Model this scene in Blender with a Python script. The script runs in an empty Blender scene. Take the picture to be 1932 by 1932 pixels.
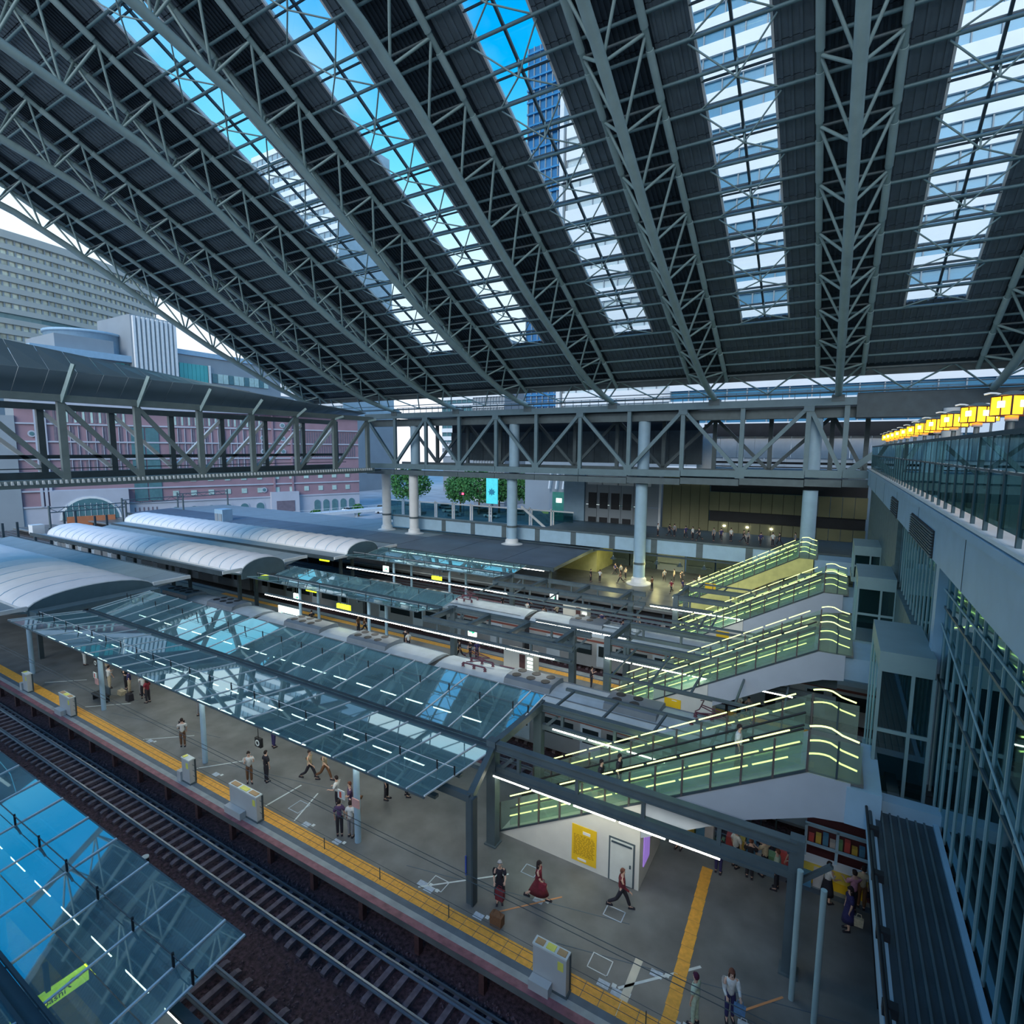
import bpy, math, random
from mathutils import Vector, Matrix
random.seed(7)
S = bpy.context.scene
COL = S.collection
# ------------------------------------------------------------------ camera, sky, sun, exposure
cam = bpy.data.cameras.new('camera'); camo = bpy.data.objects.new('camera', cam); COL.objects.link(camo)
S.camera = camo
def _v(x, y): return Vector(((x-966)/1027, -(y-966)/1027, -1.0))
_T = (-_v(-775, 835)).normalized()
_C = _v(1580, 850); _C = (_C-_T*_C.dot(_T)).normalized()
_U = _T.cross(_C)
M3 = Matrix((_T, _C, _U))
camo.matrix_world = Matrix.Translation((0, 0, 17.5)) @ M3.to_4x4()
cam.sensor_width = 36; cam.lens = 36*1027/1932; cam.clip_end = 2000; cam.clip_start = .1
S.view_settings.view_transform = 'Standard'; S.view_settings.look = 'None'
S.view_settings.gamma = 1; S.view_settings.exposure = 0.72; S.view_settings.use_curve_mapping = False
W = bpy.data.worlds.new('sky'); S.world = W; W.use_nodes = True
nt = W.node_tree; nt.nodes.clear()
def N(t, k, **kw):
    n = t.nodes.new(k)
    for a, b in kw.items(): setattr(n, a, b)
    return n
out = N(nt, 'ShaderNodeOutputWorld'); bg = N(nt, 'ShaderNodeBackground'); tc = N(nt, 'ShaderNodeTexCoord')
sx = N(nt, 'ShaderNodeSeparateXYZ'); ramp = N(nt, 'ShaderNodeValToRGB')
nz = N(nt, 'ShaderNodeTexNoise'); nz.inputs['Scale'].default_value = 2.2; nz.inputs['Detail'].default_value = 5
mixc = N(nt, 'ShaderNodeMix', data_type='RGBA')
cr = N(nt, 'ShaderNodeValToRGB')
nt.links.new(tc.outputs['Generated'], sx.inputs[0]); nt.links.new(sx.outputs['Z'], ramp.inputs[0])
nt.links.new(tc.outputs['Generated'], nz.inputs['Vector']); nt.links.new(nz.outputs['Fac'], cr.inputs[0])
e = ramp.color_ramp.elements
e[0].position = 0.0; e[0].color = (.66, .68, .74, 1); e[1].position = .72; e[1].color = (.0, .22, .62, 1)
for p, c in ((.30, (.60, .74, .82, 1)), (.42, (.14, .56, .80, 1)), (.54, (.0, .33, .74, 1))):
    q = e.new(p); q.color = c
cr.color_ramp.elements[0].position = .52; cr.color_ramp.elements[0].color = (0, 0, 0, 1)
cr.color_ramp.elements[1].position = .72; cr.color_ramp.elements[1].color = (.4, .4, .4, 1)
nt.links.new(cr.outputs[0], mixc.inputs['Factor']); nt.links.new(ramp.outputs[0], mixc.inputs['A'])
mixc.inputs['B'].default_value = (.78, .84, .9, 1)
nt.links.new(mixc.outputs['Result'], bg.inputs[0]); bg.inputs[1].default_value = 1.0
nt.links.new(bg.outputs[0], out.inputs[0])
sun = bpy.data.lights.new('sun', 'SUN'); sun.energy = 1.3; sun.angle = .6; sun.color = (1, .93, .88)
suno = bpy.data.objects.new('sun', sun); COL.objects.link(suno)
suno.rotation_euler = Vector((-.15, .85, -.50)).to_track_quat('-Z', 'Y').to_euler()

# ------------------------------------------------------------------ materials
MATS = {}
def mat(name, col, rough=.6, metal=0, var=.12, scale=1.2, bump=0, emit=0, ecol=None, spec=.5):
    if name in MATS: return MATS[name]
    m = bpy.data.materials.new(name); m.use_nodes = True; t = m.node_tree
    b = t.nodes['Principled BSDF']
    b.inputs['Roughness'].default_value = rough; b.inputs['Metallic'].default_value = metal
    b.inputs['Specular IOR Level'].default_value = spec
    g = N(t, 'ShaderNodeNewGeometry'); n = N(t, 'ShaderNodeTexNoise'); n.inputs['Scale'].default_value = scale; n.inputs['Detail'].default_value = 4
    t.links.new(g.outputs['Position'], n.inputs['Vector'])
    r = N(t, 'ShaderNodeValToRGB'); t.links.new(n.outputs['Fac'], r.inputs[0])
    r.color_ramp.elements[0].position = .3; r.color_ramp.elements[1].position = .7
    r.color_ramp.elements[0].color = tuple(max(0, c*(1-var)) for c in col)+(1,)
    r.color_ramp.elements[1].color = tuple(min(1, c*(1+var)) for c in col)+(1,)
    t.links.new(r.outputs[0], b.inputs['Base Color'])
    if bump:
        bp = N(t, 'ShaderNodeBump'); bp.inputs['Strength'].default_value = bump; bp.inputs['Distance'].default_value = .05
        n2 = N(t, 'ShaderNodeTexNoise'); n2.inputs['Scale'].default_value = scale*6; t.links.new(g.outputs['Position'], n2.inputs['Vector'])
        t.links.new(n2.outputs['Fac'], bp.inputs['Height']); t.links.new(bp.outputs[0], b.inputs['Normal'])
    if emit:
        b.inputs['Emission Color'].default_value = (ecol or col)+(1,); b.inputs['Emission Strength'].default_value = emit
    MATS[name] = m; return m
def glassmat(name, tint, gloss=(1, 1, 1), base=.12, ior=1.5, dirt_glow=0, dcol=(.3, .4, .42), rough=.01):
    m = bpy.data.materials.new(name); m.use_nodes = True; t = m.node_tree; t.nodes.clear()
    o = N(t, 'ShaderNodeOutputMaterial'); tr = N(t, 'ShaderNodeBsdfTransparent'); gl = N(t, 'ShaderNodeBsdfGlossy')
    tr.inputs[0].default_value = tint+(1,); gl.inputs[0].default_value = gloss+(1,); gl.inputs['Roughness'].default_value = rough
    fr = N(t, 'ShaderNodeFresnel'); fr.inputs[0].default_value = ior
    ad = N(t, 'ShaderNodeMath', operation='ADD'); ad.inputs[1].default_value = base; ad.use_clamp = True
    t.links.new(fr.outputs[0], ad.inputs[0]); mx = N(t, 'ShaderNodeMixShader')
    gb = N(t, 'ShaderNodeNewGeometry'); sb = N(t, 'ShaderNodeMath', operation='SUBTRACT'); sb.use_clamp = True
    t.links.new(ad.outputs[0], sb.inputs[0]); t.links.new(gb.outputs['Backfacing'], sb.inputs[1])
    t.links.new(sb.outputs[0], mx.inputs[0]); t.links.new(gl.outputs[0], mx.inputs[2])
    if dirt_glow:
        df = N(t, 'ShaderNodeBsdfDiffuse'); df.inputs[0].default_value = dcol+(1,); m2 = N(t, 'ShaderNodeMixShader')
        g = N(t, 'ShaderNodeNewGeometry'); n = N(t, 'ShaderNodeTexNoise'); n.inputs['Scale'].default_value = .5; n.inputs['Detail'].default_value = 5
        t.links.new(g.outputs['Position'], n.inputs['Vector']); mu = N(t, 'ShaderNodeMath', operation='MULTIPLY'); mu.inputs[1].default_value = dirt_glow*2
        t.links.new(n.outputs['Fac'], mu.inputs[0]); t.links.new(mu.outputs[0], m2.inputs[0])
        t.links.new(tr.outputs[0], m2.inputs[1]); t.links.new(df.outputs[0], m2.inputs[2]); t.links.new(m2.outputs[0], mx.inputs[1])
    else: t.links.new(tr.outputs[0], mx.inputs[1])
    t.links.new(mx.outputs[0], o.inputs[0]); MATS[name] = m; return m
steel = mat('steel_paint', (.25, .37, .39), .45, .1, .1)
steel_light = mat('steel_light', (.33, .47, .50), .45, .1, .08)
bridge_steel = mat('bridge_steel', (.13, .21, .25), .5, .1, .08)
foot_steel = mat('footbridge_steel', (.19, .24, .245), .5, .1, .08)
steel_dark = mat('steel_dark', (.05, .08, .10), .5, .2, .15)
steel_grey = mat('steel_grey', (.095, .135, .155), .5, .2, .12)
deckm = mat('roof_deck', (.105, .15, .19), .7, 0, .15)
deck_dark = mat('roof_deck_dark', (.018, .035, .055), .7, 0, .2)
purlm = mat('purlin_paint', (.12, .22, .26), .5, .1, .1)
white = mat('white_paint', (.72, .76, .78), .5, 0, .05)
pale = mat('pale_blue_panel', (.31, .48, .62), .5, 0, .06)
palewall = mat('cream_wall', (.66, .67, .62), .6, 0, .05)
belly = mat('cladding_shaded', (.40, .46, .53), .5, 0, .04)  # same panels as the cream wall; shade put into this blue-grey
floorm = mat('platform_floor', (.145, .157, .158), .42, 0, .28, .7)
edgem = mat('platform_edge', (.30, .34, .35), .6, 0, .15, 2)
redm = mat('edge_red', (.24, .10, .12), .6, 0, .3, 3)
bluem = mat('rubber_blue_grey', (.09, .13, .17), .6, 0, .15, 2)
yellow = mat('tactile_yellow', (.78, .40, .06), .6, 0, .14, 6, .4)
ballast = mat('ballast', (.085, .048, .06), .95, 0, .7, 7, 1.0)
ballast_far = mat('ballast_far', (.11, .11, .12), .9, 0, .4, 3, .8)
railm = mat('rail_steel', (.28, .33, .38), .35, .7, .1)
rust = mat('rust_brown', (.10, .045, .045), .8, 0, .3, 4)
sleeperm = mat('sleeper_concrete', (.15, .12, .145), .8, 0, .3, 5)
black = mat('near_black', (.012, .015, .02), .6, 0, .2)
lampm = mat('lamp_tube', (1, 1, .85), .5, emit=9, ecol=(1, .96, .80))
greenm = mat('handrail_lamp', (.8, 1, .3), .5, emit=1.5, ecol=(.80, 1.0, .30))
amber = mat('lantern_amber', (1, .5, .05), .5, emit=1.5, ecol=(1, .42, .01))
ambercore = mat('lantern_bulb', (1, .9, .4), .5, emit=9, ecol=(1, .85, .30))
signy = mat('sign_yellow_lit', (.9, 1, .05), .5, emit=1.0, ecol=(.75, .95, .02))
signw = mat('sign_white_lit', (.9, 1, .95), .5, emit=1.3, ecol=(.85, .98, .9))
signg = mat('sign_green', (.02, .5, .25), .5, emit=.6, ecol=(.02, .6, .3))
postery = mat('poster_yellow', (.85, .55, .02), .5, 0, .05)
membrane = mat('roof_membrane', (.78, .80, .84), .5, 0, .05, .8)
wingm = mat('roof_wing', (.24, .31, .35), .55, 0, .08, .6)
p4roof = mat('p4_roof', (.10, .14, .19), .6, 0, .15, .3)
tymp = mat('tympanum', (.09, .15, .18), .6, 0, .1)
glass_can = glassmat('canopy_glass', (.55, .74, .76), (.85, 1, 1), .26, 1.5, .36, (.29, .52, .57), .02)  # diffuse teal holds both dirt and the pale skylight reflections on the panes
glass_sky = glassmat('skylight_glass', (.92, .96, .97), (.8, .9, 1), .02, 1.3)
glass_wall = glassmat('wall_glass', (.22, .36, .38), (.6, .85, .9), .16, 1.5, .10, (.05, .14, .16), .03)
glass_rail = glassmat('rail_glass', (.32, .48, .50), (.5, .8, .85), .06, 1.4, .05, (.05, .15, .17))
glass_esc = glassmat('balustrade_glass', (.86, .95, .90), (.8, 1, .9), .05, 1.4, .14, (.45, .56, .50))  # pale mint diffuse: lamp glow on the glass put into the colour
pinkm = mat('pink_render', (.30, .20, .24), .8, 0, .08, .3)
creamst = mat('cream_stone', (.42, .46, .54), .8, 0, .06, .3)
pinkdk = mat('pink_slot', (.16, .14, .18), .6)
winm = mat('window_teal', (.10, .22, .25), .15, .1)
winl = mat('window_light', (.45, .62, .60), .2, .1)
towerst = mat('tower_band', (.42, .43, .40), .7, 0, .06, .1)
bluet = mat('tower_blue_glass', (.02, .15, .36), .3, 0, .1, .2)
bandw = mat('tower_white', (.80, .84, .86), .6, 0, .04, .2)
greyb = mat('grey_cladding', (.26, .31, .35), .6, 0, .06, .2)
olive = mat('olive_panel', (.19, .19, .10), .6, 0, .1, .5)
tealm = mat('teal_glass', (.06, .42, .42), .3, 0, .1, .2)
leafm = mat('leaf_green', (.05, .18, .05), .9, 0, .6, 1.2, 1)
barkm = mat('bark', (.12, .08, .05), .9)
skin = mat('skin', (.62, .40, .30), .5)
trainr = mat('train_roof', (.38, .46, .52), .45, .1, .1)
trains = mat('train_side', (.48, .52, .54), .3, .6, .05)
acm = mat('ac_unit', (.16, .20, .24), .5, .2, .1)
glassdk = mat('dark_window', (.02, .03, .035), .1, .2)

# ------------------------------------------------------------------ mesh helpers
class MB:
    def __init__(s): s.v = []; s.f = []
    def box(s, x0, x1, y0, y1, z0, z1):
        b = len(s.v)
        s.v += [(x, y, z) for z in (z0, z1) for y in (y0, y1) for x in (x0, x1)]
        s.f += [tuple(b+i for i in q) for q in ((0, 2, 3, 1), (4, 5, 7, 6), (0, 1, 5, 4), (2, 6, 7, 3), (0, 4, 6, 2), (1, 3, 7, 5))]
        return s
    def hexa(s, P):   # 8 points: bottom 4 ccw, top 4 ccw
        b = len(s.v); s.v += [tuple(p) for p in P]
        s.f += [tuple(b+i for i in q) for q in ((3, 2, 1, 0), (4, 5, 6, 7), (0, 1, 5, 4), (1, 2, 6, 5), (2, 3, 7, 6), (3, 0, 4, 7))]
        return s
    def tube(s, p, q, r, n=8, r2=None, caps=True):
        p = Vector(p); q = Vector(q); d = (q-p)
        if d.length < 1e-6: return s
        d.normalize(); u = d.orthogonal().normalized(); w = d.cross(u); b = len(s.v); r2 = r if r2 is None else r2
        for c, rr in ((p, r), (q, r2)):
            for i in range(n):
                a = 2*math.pi*i/n; s.v.append(tuple(c+u*(rr*math.cos(a))+w*(rr*math.sin(a))))
        for i in range(n):
            j = (i+1) % n; s.f.append((b+i, b+j, b+n+j, b+n+i))
        if caps: s.f.append(tuple(b+n-1-i for i in range(n))); s.f.append(tuple(b+n+i for i in range(n)))
        return s
    def path(s, pts, r, n=8):
        for a, b in zip(pts, pts[1:]): s.tube(a, b, r, n)
        return s
    def prism_xz(s, poly, y0, y1):
        b = len(s.v); n = len(poly)
        for y in (y0, y1):
            for x, z in poly: s.v.append((x, y, z))
        s.f.append(tuple(b+i for i in range(n))); s.f.append(tuple(b+n+n-1-i for i in range(n)))
        for i in range(n):
            j = (i+1) % n; s.f.append((b+i, b+n+i, b+n+j, b+j))
        return s
    def prism_yz(s, poly, x0, x1):
        b = len(s.v); n = len(poly)
        for x in (x0, x1):
            for y, z in poly: s.v.append((x, y, z))
        s.f.append(tuple(b+n-1-i for i in range(n))); s.f.append(tuple(b+n+i for i in range(n)))
        for i in range(n):
            j = (i+1) % n; s.f.append((b+i, b+j, b+n+j, b+n+i))
        return s
    def lathe(s, prof, c=(0, 0, 0), n=12):
        b = len(s.v); m = len(prof)
        for r, z in prof:
            for i in range(n):
                a = 2*math.pi*i/n; s.v.append((c[0]+r*math.cos(a), c[1]+r*math.sin(a), c[2]+z))
        for k in range(m-1):
            for i in range(n):
                j = (i+1) % n; s.f.append((b+k*n+i, b+k*n+j, b+(k+1)*n+j, b+(k+1)*n+i))
        return s
    def mesh(s, name, m, smooth=False):
        me = bpy.data.meshes.new(name); me.from_pydata(s.v, [], s.f); me.materials.append(m)
        if smooth:
            for p in me.polygons: p.use_smooth = True
        me.update(); return me
    def obj(s, name, m, parent=None, smooth=False):
        return link(name, s.mesh(name, m, smooth), parent)
def wpos(o):
    p = Vector((0, 0, 0))
    while o is not None: p = p+o.location; o = o.parent
    return p
def link(name, me, parent=None, loc=None):
    o = bpy.data.objects.new(name, me); COL.objects.link(o)
    if parent is not None: o.parent = parent; o.location = -wpos(parent)
    if loc is not None: o.location = Vector(loc)-(wpos(parent) if parent else Vector((0, 0, 0)))
    return o
def thing(name, label, cat, loc=(0, 0, 0), group=None, kind=None):
    o = bpy.data.objects.new(name, None); COL.objects.link(o); o.location = loc; o.empty_display_size = .3
    tag(o, label, cat, group, kind); return o
def tag(o, label=None, cat=None, group=None, kind=None):
    if label: o['label'] = label
    if cat: o['category'] = cat
    if group: o['group'] = group
    if kind: o['kind'] = kind
    return o
UNIT = {}
def ubox(m):
    k = ('b', m.name)
    if k not in UNIT: UNIT[k] = MB().box(-.5, .5, -.5, .5, -.5, .5).mesh('unit_box', m)
    return UNIT[k]
def utube(m, n=8):
    k = ('t', m.name, n)
    if k not in UNIT:
        me = MB().tube((0, 0, 0), (0, 0, 1), 1, n).mesh('unit_tube', m); UNIT[k] = me
        for p in me.polygons: p.use_smooth = len(p.vertices) == 4
    return UNIT[k]
def box(name, m, x0, x1, y0, y1, z0, z1, parent=None):
    o = link(name, ubox(m), parent, ((x0+x1)/2, (y0+y1)/2, (z0+z1)/2)); o.scale = (x1-x0, y1-y0, z1-z0); return o
def tube(name, m, p, q, r, parent=None, n=8):
    p = Vector(p); q = Vector(q); d = q-p
    o = link(name, utube(m, n), parent, p); o.rotation_mode = 'QUATERNION'; o.rotation_quaternion = d.to_track_quat('Z', 'Y'); o.scale = (r, r, d.length); return o
def beam(name, m, p, q, w, h, parent=None):
    """rectangular bar from p to q, w wide sideways, h deep"""
    p = Vector(p); q = Vector(q); d = q-p
    o = link(name, ubox(m), parent, (p+q)/2); o.rotation_mode = 'QUATERNION'; o.rotation_quaternion = d.to_track_quat('X', 'Z'); o.scale = (d.length, w, h); return o
def struct(o): o['kind'] = 'structure'; return o
def sbox(name, m, *a): return struct(box(name, m, *a))
def text(name, s, size, m, parent, mtx):
    cu = bpy.data.curves.new(name, 'FONT'); cu.body = s; cu.size = size; cu.extrude = .004; cu.align_x = 'CENTER'; cu.align_y = 'CENTER'
    t = bpy.data.objects.new('t', cu); COL.objects.link(t); dg = bpy.context.evaluated_depsgraph_get()
    me = bpy.data.meshes.new_from_object(t.evaluated_get(dg)); bpy.data.objects.remove(t); me.materials.clear(); me.materials.append(m)
    me.transform(mtx); return link(name, me, parent)
FACE_S = Matrix(((1, 0, 0, 0), (0, 0, -1, 0), (0, 1, 0, 0), (0, 0, 0, 1)))      # text readable from the south (-y side)
def fs(x, y, z): return Matrix.Translation((x, y, z)) @ FACE_S
def fe(x, y, z): return Matrix.Translation((x, y, z)) @ Matrix.Rotation(math.pi/2, 4, 'Z') @ FACE_S   # readable from +x

# ------------------------------------------------------------------ unseen walls out of frame, added to block daylight and darken the roof
hallm = mat('hall_wall', (.30, .36, .40), .8)
def early_box(name, m, x0, x1, y0, y1, z0, z1):
    q = MB(); q.box(x0, x1, y0, y1, z0, z1); struct(q.obj(name, m))
early_box('shade_wall_south', hallm, -60, 46, -15, -14, -1.3, 22); early_box('shade_wall_east', hallm, 45, 46, -14, 66, -1.3, 64)
# ------------------------------------------------------------------ grounds and platform slabs
sbox('floor', ballast, -60, 40, -30, 80, -1.6, -1.3)
sbox('track_field', ballast_far, -330, -60, -120, 80, -1.62, -1.32)
street = mat('street_paving', (.38, .42, .46), .7, 0, .2, .15)
sbox('street', street, -330, 120, 80, 420, -1.7, -1.3)
PL = {0: (.3, 7.55), 1: (13.75, 24.0), 2: (31.35, 38.25), 3: (44.35, 51.6), 4: (57.9, 79.5)}
XE = {0: 40, 1: 40, 2: 40, 3: 40, 4: 40}
for k, (a, b) in PL.items():
    s = struct(thing('platform_slab', None, None, ((-58), (a+b)/2, 0)))
    m = MB(); m.box(-150, 40, a+.02, b-.02, -.28, 0); m.obj('paving', floorm, s)
    for side, yy in ((0, a), (1, b)):
        sg = 1 if side == 0 else -1
        if k in (0,) and side == 0: continue
        y2 = yy+sg*.28; MB().box(-150, 40, min(yy, y2), max(yy, y2), .0, .012).obj('edge_band', redm if k == 1 else edgem, s)
        y3 = y2+sg*.25; MB().box(-150, 40, min(y2, y3), max(y2, y3), .0, .010).obj('edge_strip', edgem, s)
        y4 = y3+sg*.30; MB().box(-150, 40, min(y3, y4), max(y3, y4), .0, .008).obj('rubber_strip', bluem, s)
        MB().box(-150, 40, yy+sg*.9-.08, yy+sg*.9+.08, -1.3, -.28).obj('void_shade', black, s)  # black sheet stands in for the dark void below the overhanging slab
        for i in range(40):
            x = 8-i*2.9
            box('slab_post', rust if k == 1 else steel_dark, x-.11, x+.11, min(yy+sg*.2, yy+sg*.42), max(yy+sg*.2, yy+sg*.42), -1.3, -.28, s)

# ------------------------------------------------------------------ tracks
def track(yc, x0, x1, label, n, sx, group='tracks between the platforms', full=True):
    t = thing('railway_track', label, 'track', ((x0+x1)/2, yc, -1.3), group)
    for s in (-1, 1):
        y = yc+s*.535
        m = MB(); m.box(x0, x1, y-.035, y+.035, -1.02, -.97); m.box(x0, x1, y-.01, y+.01, -1.12, -1.02); m.box(x0, x1, y-.07, y+.07, -1.14, -1.12)
        m.obj('rail', railm, t)
    if full:
        y = yc+.80; MB().box(x0, x1, y-.03, y+.03, -1.06, -1.0).box(x0, x1, y-.01, y+.01, -1.14, -1.06).obj('guard_rail', railm, t)
    sl = MB().prism_yz([(-1.0, -.10), (1.0, -.10), (1.0, .03), (.85, .09), (-.85, .09), (-1.0, .03)], -.11, .11).mesh('sleeper', sleeperm)
    for i in range(n): link('sleeper', sl, t, (sx-i*.665, yc, -1.22))
    return t
track(12.55, -150, 40, 'single ballasted track running beside the yellow tactile strip of the nearest full platform', 110, 0)
track(9.15, -150, 40, 'dark track partly hidden by the corner of the nearest glass canopy', 60, 0, full=False)
for yc, w in ((25.7, 'open track right behind the first escalator platform'), (29.75, 'track under the nearer silver train'), (39.9, 'empty track beyond the second escalator platform'), (42.8, 'track under the farther silver train'), (53.3, 'track beyond the third escalator platform'), (56.2, 'farthest track by the dark flat roof')):
    track(yc, -150, 40, w, 40, -2, full=False)
# stray stones and scraps
m = MB()
for i in range(2600):
    x = random.uniform(-45, 0); y = random.choice((random.uniform(9.9, 11.3), random.uniform(13.5, 13.9), random.uniform(10, 13.6))); r = random.uniform(.03, .075)
    m.tube((x, y, -1.31), (x+random.uniform(-.03, .03), y, -1.30+r), r, 5, r*.5)
tag(m.obj('ballast_stones', mat('ballast_stone', (.13, .085, .10), .9, 0, .4, 9)), 'loose grey-brown ballast stones around the nearest track', 'gravel', kind='stuff')

# ------------------------------------------------------------------ roof of the great hall
def deck(Y): return 45.3-.515*(Y-24.9)
LCP = [(0, 48), (10, 46), (20, 43.1), (25, 41.6), (30, 39.3), (35, 36.5), (40, 33.7), (45, 31.1), (50, 28.9), (55, 26.7), (60, 24.9), (64, 23.9), (68, 23.25)]
def lc(Y):
    for (a, za), (b, zb) in zip(LCP, LCP[1:]):
        if a <= Y <= b:
            t = (Y-a)/(b-a); return za+(zb-za)*t
    return LCP[-1][1]
TX = [-.3-12.35*k for k in range(-2, 6)]+[-75.3]     # 24.4 ... -75.3
def near_score(p): return (Vector(p)-Vector((-12, 10, 17))).length
roof = struct(thing('ceiling', None, None, (-27, 33, 43)))
PITCH = 1.825
rows = [35.5+PITCH*i for i in range(-19, 15)]   # purlin lines
X0, X1 = -77.3, 40.0
# purlins
segs = []
for i, y in enumerate(rows):
    for k in range(len(TX)+1):
        a = TX[k] if k < len(TX) else X0; b = X1 if k == 0 else TX[k-1]
        if y < 6: continue
        segs.append((near_score(((a+b)/2, y, deck(y))), a, b, y))
segs.sort()
pm = None
for n_, (sc, a, b, y) in enumerate(segs[:290]):
    z = deck(y)-.45; tube('purlin', purlm, (a, y, z), (b, y, z), .11, roof, 6)
rest = MB()
for sc, a, b, y in segs[290:]:
    z = deck(y)-.45; rest.tube((a, y, z), (b, y, z), .11, 5)
if rest.v: tag(rest.obj('purlin_remainder', purlm, roof), kind='stuff')
# deck sheets: each bay has plain strips beside the skylight and a dark one over the truss
def sheet_mesh(w, l, m, nr, name):
    q = MB(); q.box(-w/2, w/2, -l/2, l/2, 0, .06)
    for i in range(nr):
        x = -w/2+w*(i+.5)/nr; q.box(x-.07, x+.07, -l/2, l/2, -.09, 0)
    return q.mesh(name, m)
sky_c = [TX[k]-6.175 for k in range(0, 6)]   # centre of bays holding skylights (18.2, 5.9, -6.5, -18.8, -31.2, -43.5)
sky_c = [c for c in sky_c if c > -46]
ang = math.atan(.515); sl = PITCH/math.cos(ang)
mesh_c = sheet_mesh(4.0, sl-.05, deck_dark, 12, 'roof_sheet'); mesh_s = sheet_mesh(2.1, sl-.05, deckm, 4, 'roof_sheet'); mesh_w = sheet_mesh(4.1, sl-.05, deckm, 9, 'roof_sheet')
panels = []
for y in rows:
    ym = y+PITCH/2
    if ym < 4: continue
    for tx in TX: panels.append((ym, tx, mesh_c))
    for k in range(len(TX)-1):
        c = TX[k]-6.175; lit = (c in sky_c or any(abs(c-s) < .1 for s in sky_c)) and ym < 56.0
        panels.append((ym, c-3.1, mesh_s)); panels.append((ym, c+3.1, mesh_s))
        if not lit: panels.append((ym, c, mesh_w))
panels.sort(key=lambda p: near_score((p[1], p[0], deck(p[0]))))
for n_, (ym, x, me) in enumerate(panels[:285]):
    o = link('roof_sheet', me, roof, (x, ym, deck(ym))); o.rotation_euler = (-ang, 0, 0)
for me, mm in ((mesh_c, deck_dark), (mesh_s, deckm), (mesh_w, deckm)):
    q = MB(); vs = [v.co.copy() for v in me.vertices]; fsx = [tuple(p.vertices) for p in me.polygons]
    R = Matrix.Rotation(-ang, 3, 'X')
    for ym, x, mx in panels[285:]:
        if mx is not me: continue
        b = len(q.v); q.v += [tuple(R @ v+Vector((x, ym, deck(ym)))) for v in vs]; q.f += [tuple(b+i for i in f) for f in fsx]
    if q.v: tag(q.obj('roof_sheet_remainder', mm, roof), kind='stuff')
# outer cover sheets closing the deck above, and the roof south of the hall
q = MB()
def slab(xa, xb, ya, yb, t0=.12, t1=.35):
    q.hexa([(xa, ya, deck(ya)+t0), (xb, ya, deck(ya)+t0), (xb, yb, deck(yb)+t0), (xa, yb, deck(yb)+t0), (xa, ya, deck(ya)+t1), (xb, ya, deck(ya)+t1), (xb, yb, deck(yb)+t1), (xa, yb, deck(yb)+t1)])
edges = sorted([X0]+[v for c in sky_c for v in (c-2.02, c+2.02)]+[X1])
for i in range(0, len(edges), 2): slab(edges[i], edges[i+1], -12, 64.0)
for c in sky_c: slab(c-2.02, c+2.02, 56.2, 64.0); slab(c-2.02, c+2.02, -12, 6)
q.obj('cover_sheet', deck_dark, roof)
# verge fascia
q = MB(); q.hexa([(X0-.3, 0, deck(0)-.65), (X0, 0, deck(0)-.65), (X0, 64.0, deck(64.0)-.65), (X0-.3, 64.0, deck(64.0)-.65), (X0-.3, 0, deck(0)+.5), (X0, 0, deck(0)+.5), (X0, 64.0, deck(64.0)+.5), (X0-.3, 64.0, deck(64.0)+.5)])
q.obj('verge_fascia', pale, roof)
MB().box(X0, X1, 63.8, 64.05, deck(64.0)-.4, deck(64.0)+.6).obj('eave_gutter', steel_grey, roof)

# skylights
pane = MB().box(-.5, .5, -.5, .5, -.02, .02).mesh('pane', glass_sky)
frames = {}
for si, c in enumerate(sky_c):
    nm = ['rightmost skylight strip, beyond the frame edge', 'skylight strip right of the big vertical tube, full of banded tower windows', 'skylight strip left of the big vertical tube, showing white and blue tower bands', 'skylight strip holding the blue glass tower', 'skylight strip with deep blue sky at its top, fourth from the right', 'leftmost skylight strip, narrow and crossed by a truss tube'][si] if si < 6 else 'skylight'
    g = thing('skylight', 'glazed '+nm, 'skylight', (c, 33, deck(33)), 'roof skylight strips')
    if c > 12: pass
    y = 56.0; zz = lambda v: deck(v)+.15
    yy = [56.0-PITCH*i for i in range(0, 26)]
    for i in range(25):
        ym = yy[i]-PITCH/2
        for s in (-1, 1):
            o = link('pane', pane, g, (c+s*.99, ym, zz(ym))); o.scale = (1.92, sl-.04, 1); o.rotation_euler = (-ang, 0, 0)
    for i in range(26):
        beam('glazing_bar', steel_dark, (c-2, yy[i], zz(yy[i])), (c+2, yy[i], zz(yy[i])), .12, .16, g)
        if i % 2 == 1:
            y2 = yy[i]+.35; beam('glazing_bar', steel_dark, (c-2, y2, zz(y2)-.12), (c+2, y2, zz(y2)-.12), .09, .12, g)
    for s, w in ((0, .16), (-1, .14), (1, .14)):
        beam('edge_bar' if s else 'ridge_bar', white if s else steel_dark, (c+s*1.96, yy[0], zz(yy[0])-.05), (c+s*1.96, yy[25], zz(yy[25])-.05), w, .2, g)
    # V shaped bracing under the glass
    for i in range(0, 12):
        yn = 53.9-3.65*i+.0
        if yn < 14: break
        a = (c+.1, yn, deck(yn)-1.0)
        for s, dy in ((-1, -1.4), (1, -1.4), (-1, 1.4), (1, 1.4)):
            b = (c+s*2.3, yn+dy*1.25, deck(yn+dy*1.25)-.4)
            tube('cross_brace', steel, a, b, .055, g, 6)
        tube('hanger', steel, (c+.1, yn, deck(yn)-1.0), (c+.1, yn, deck(yn)), .06, g, 6)

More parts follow.
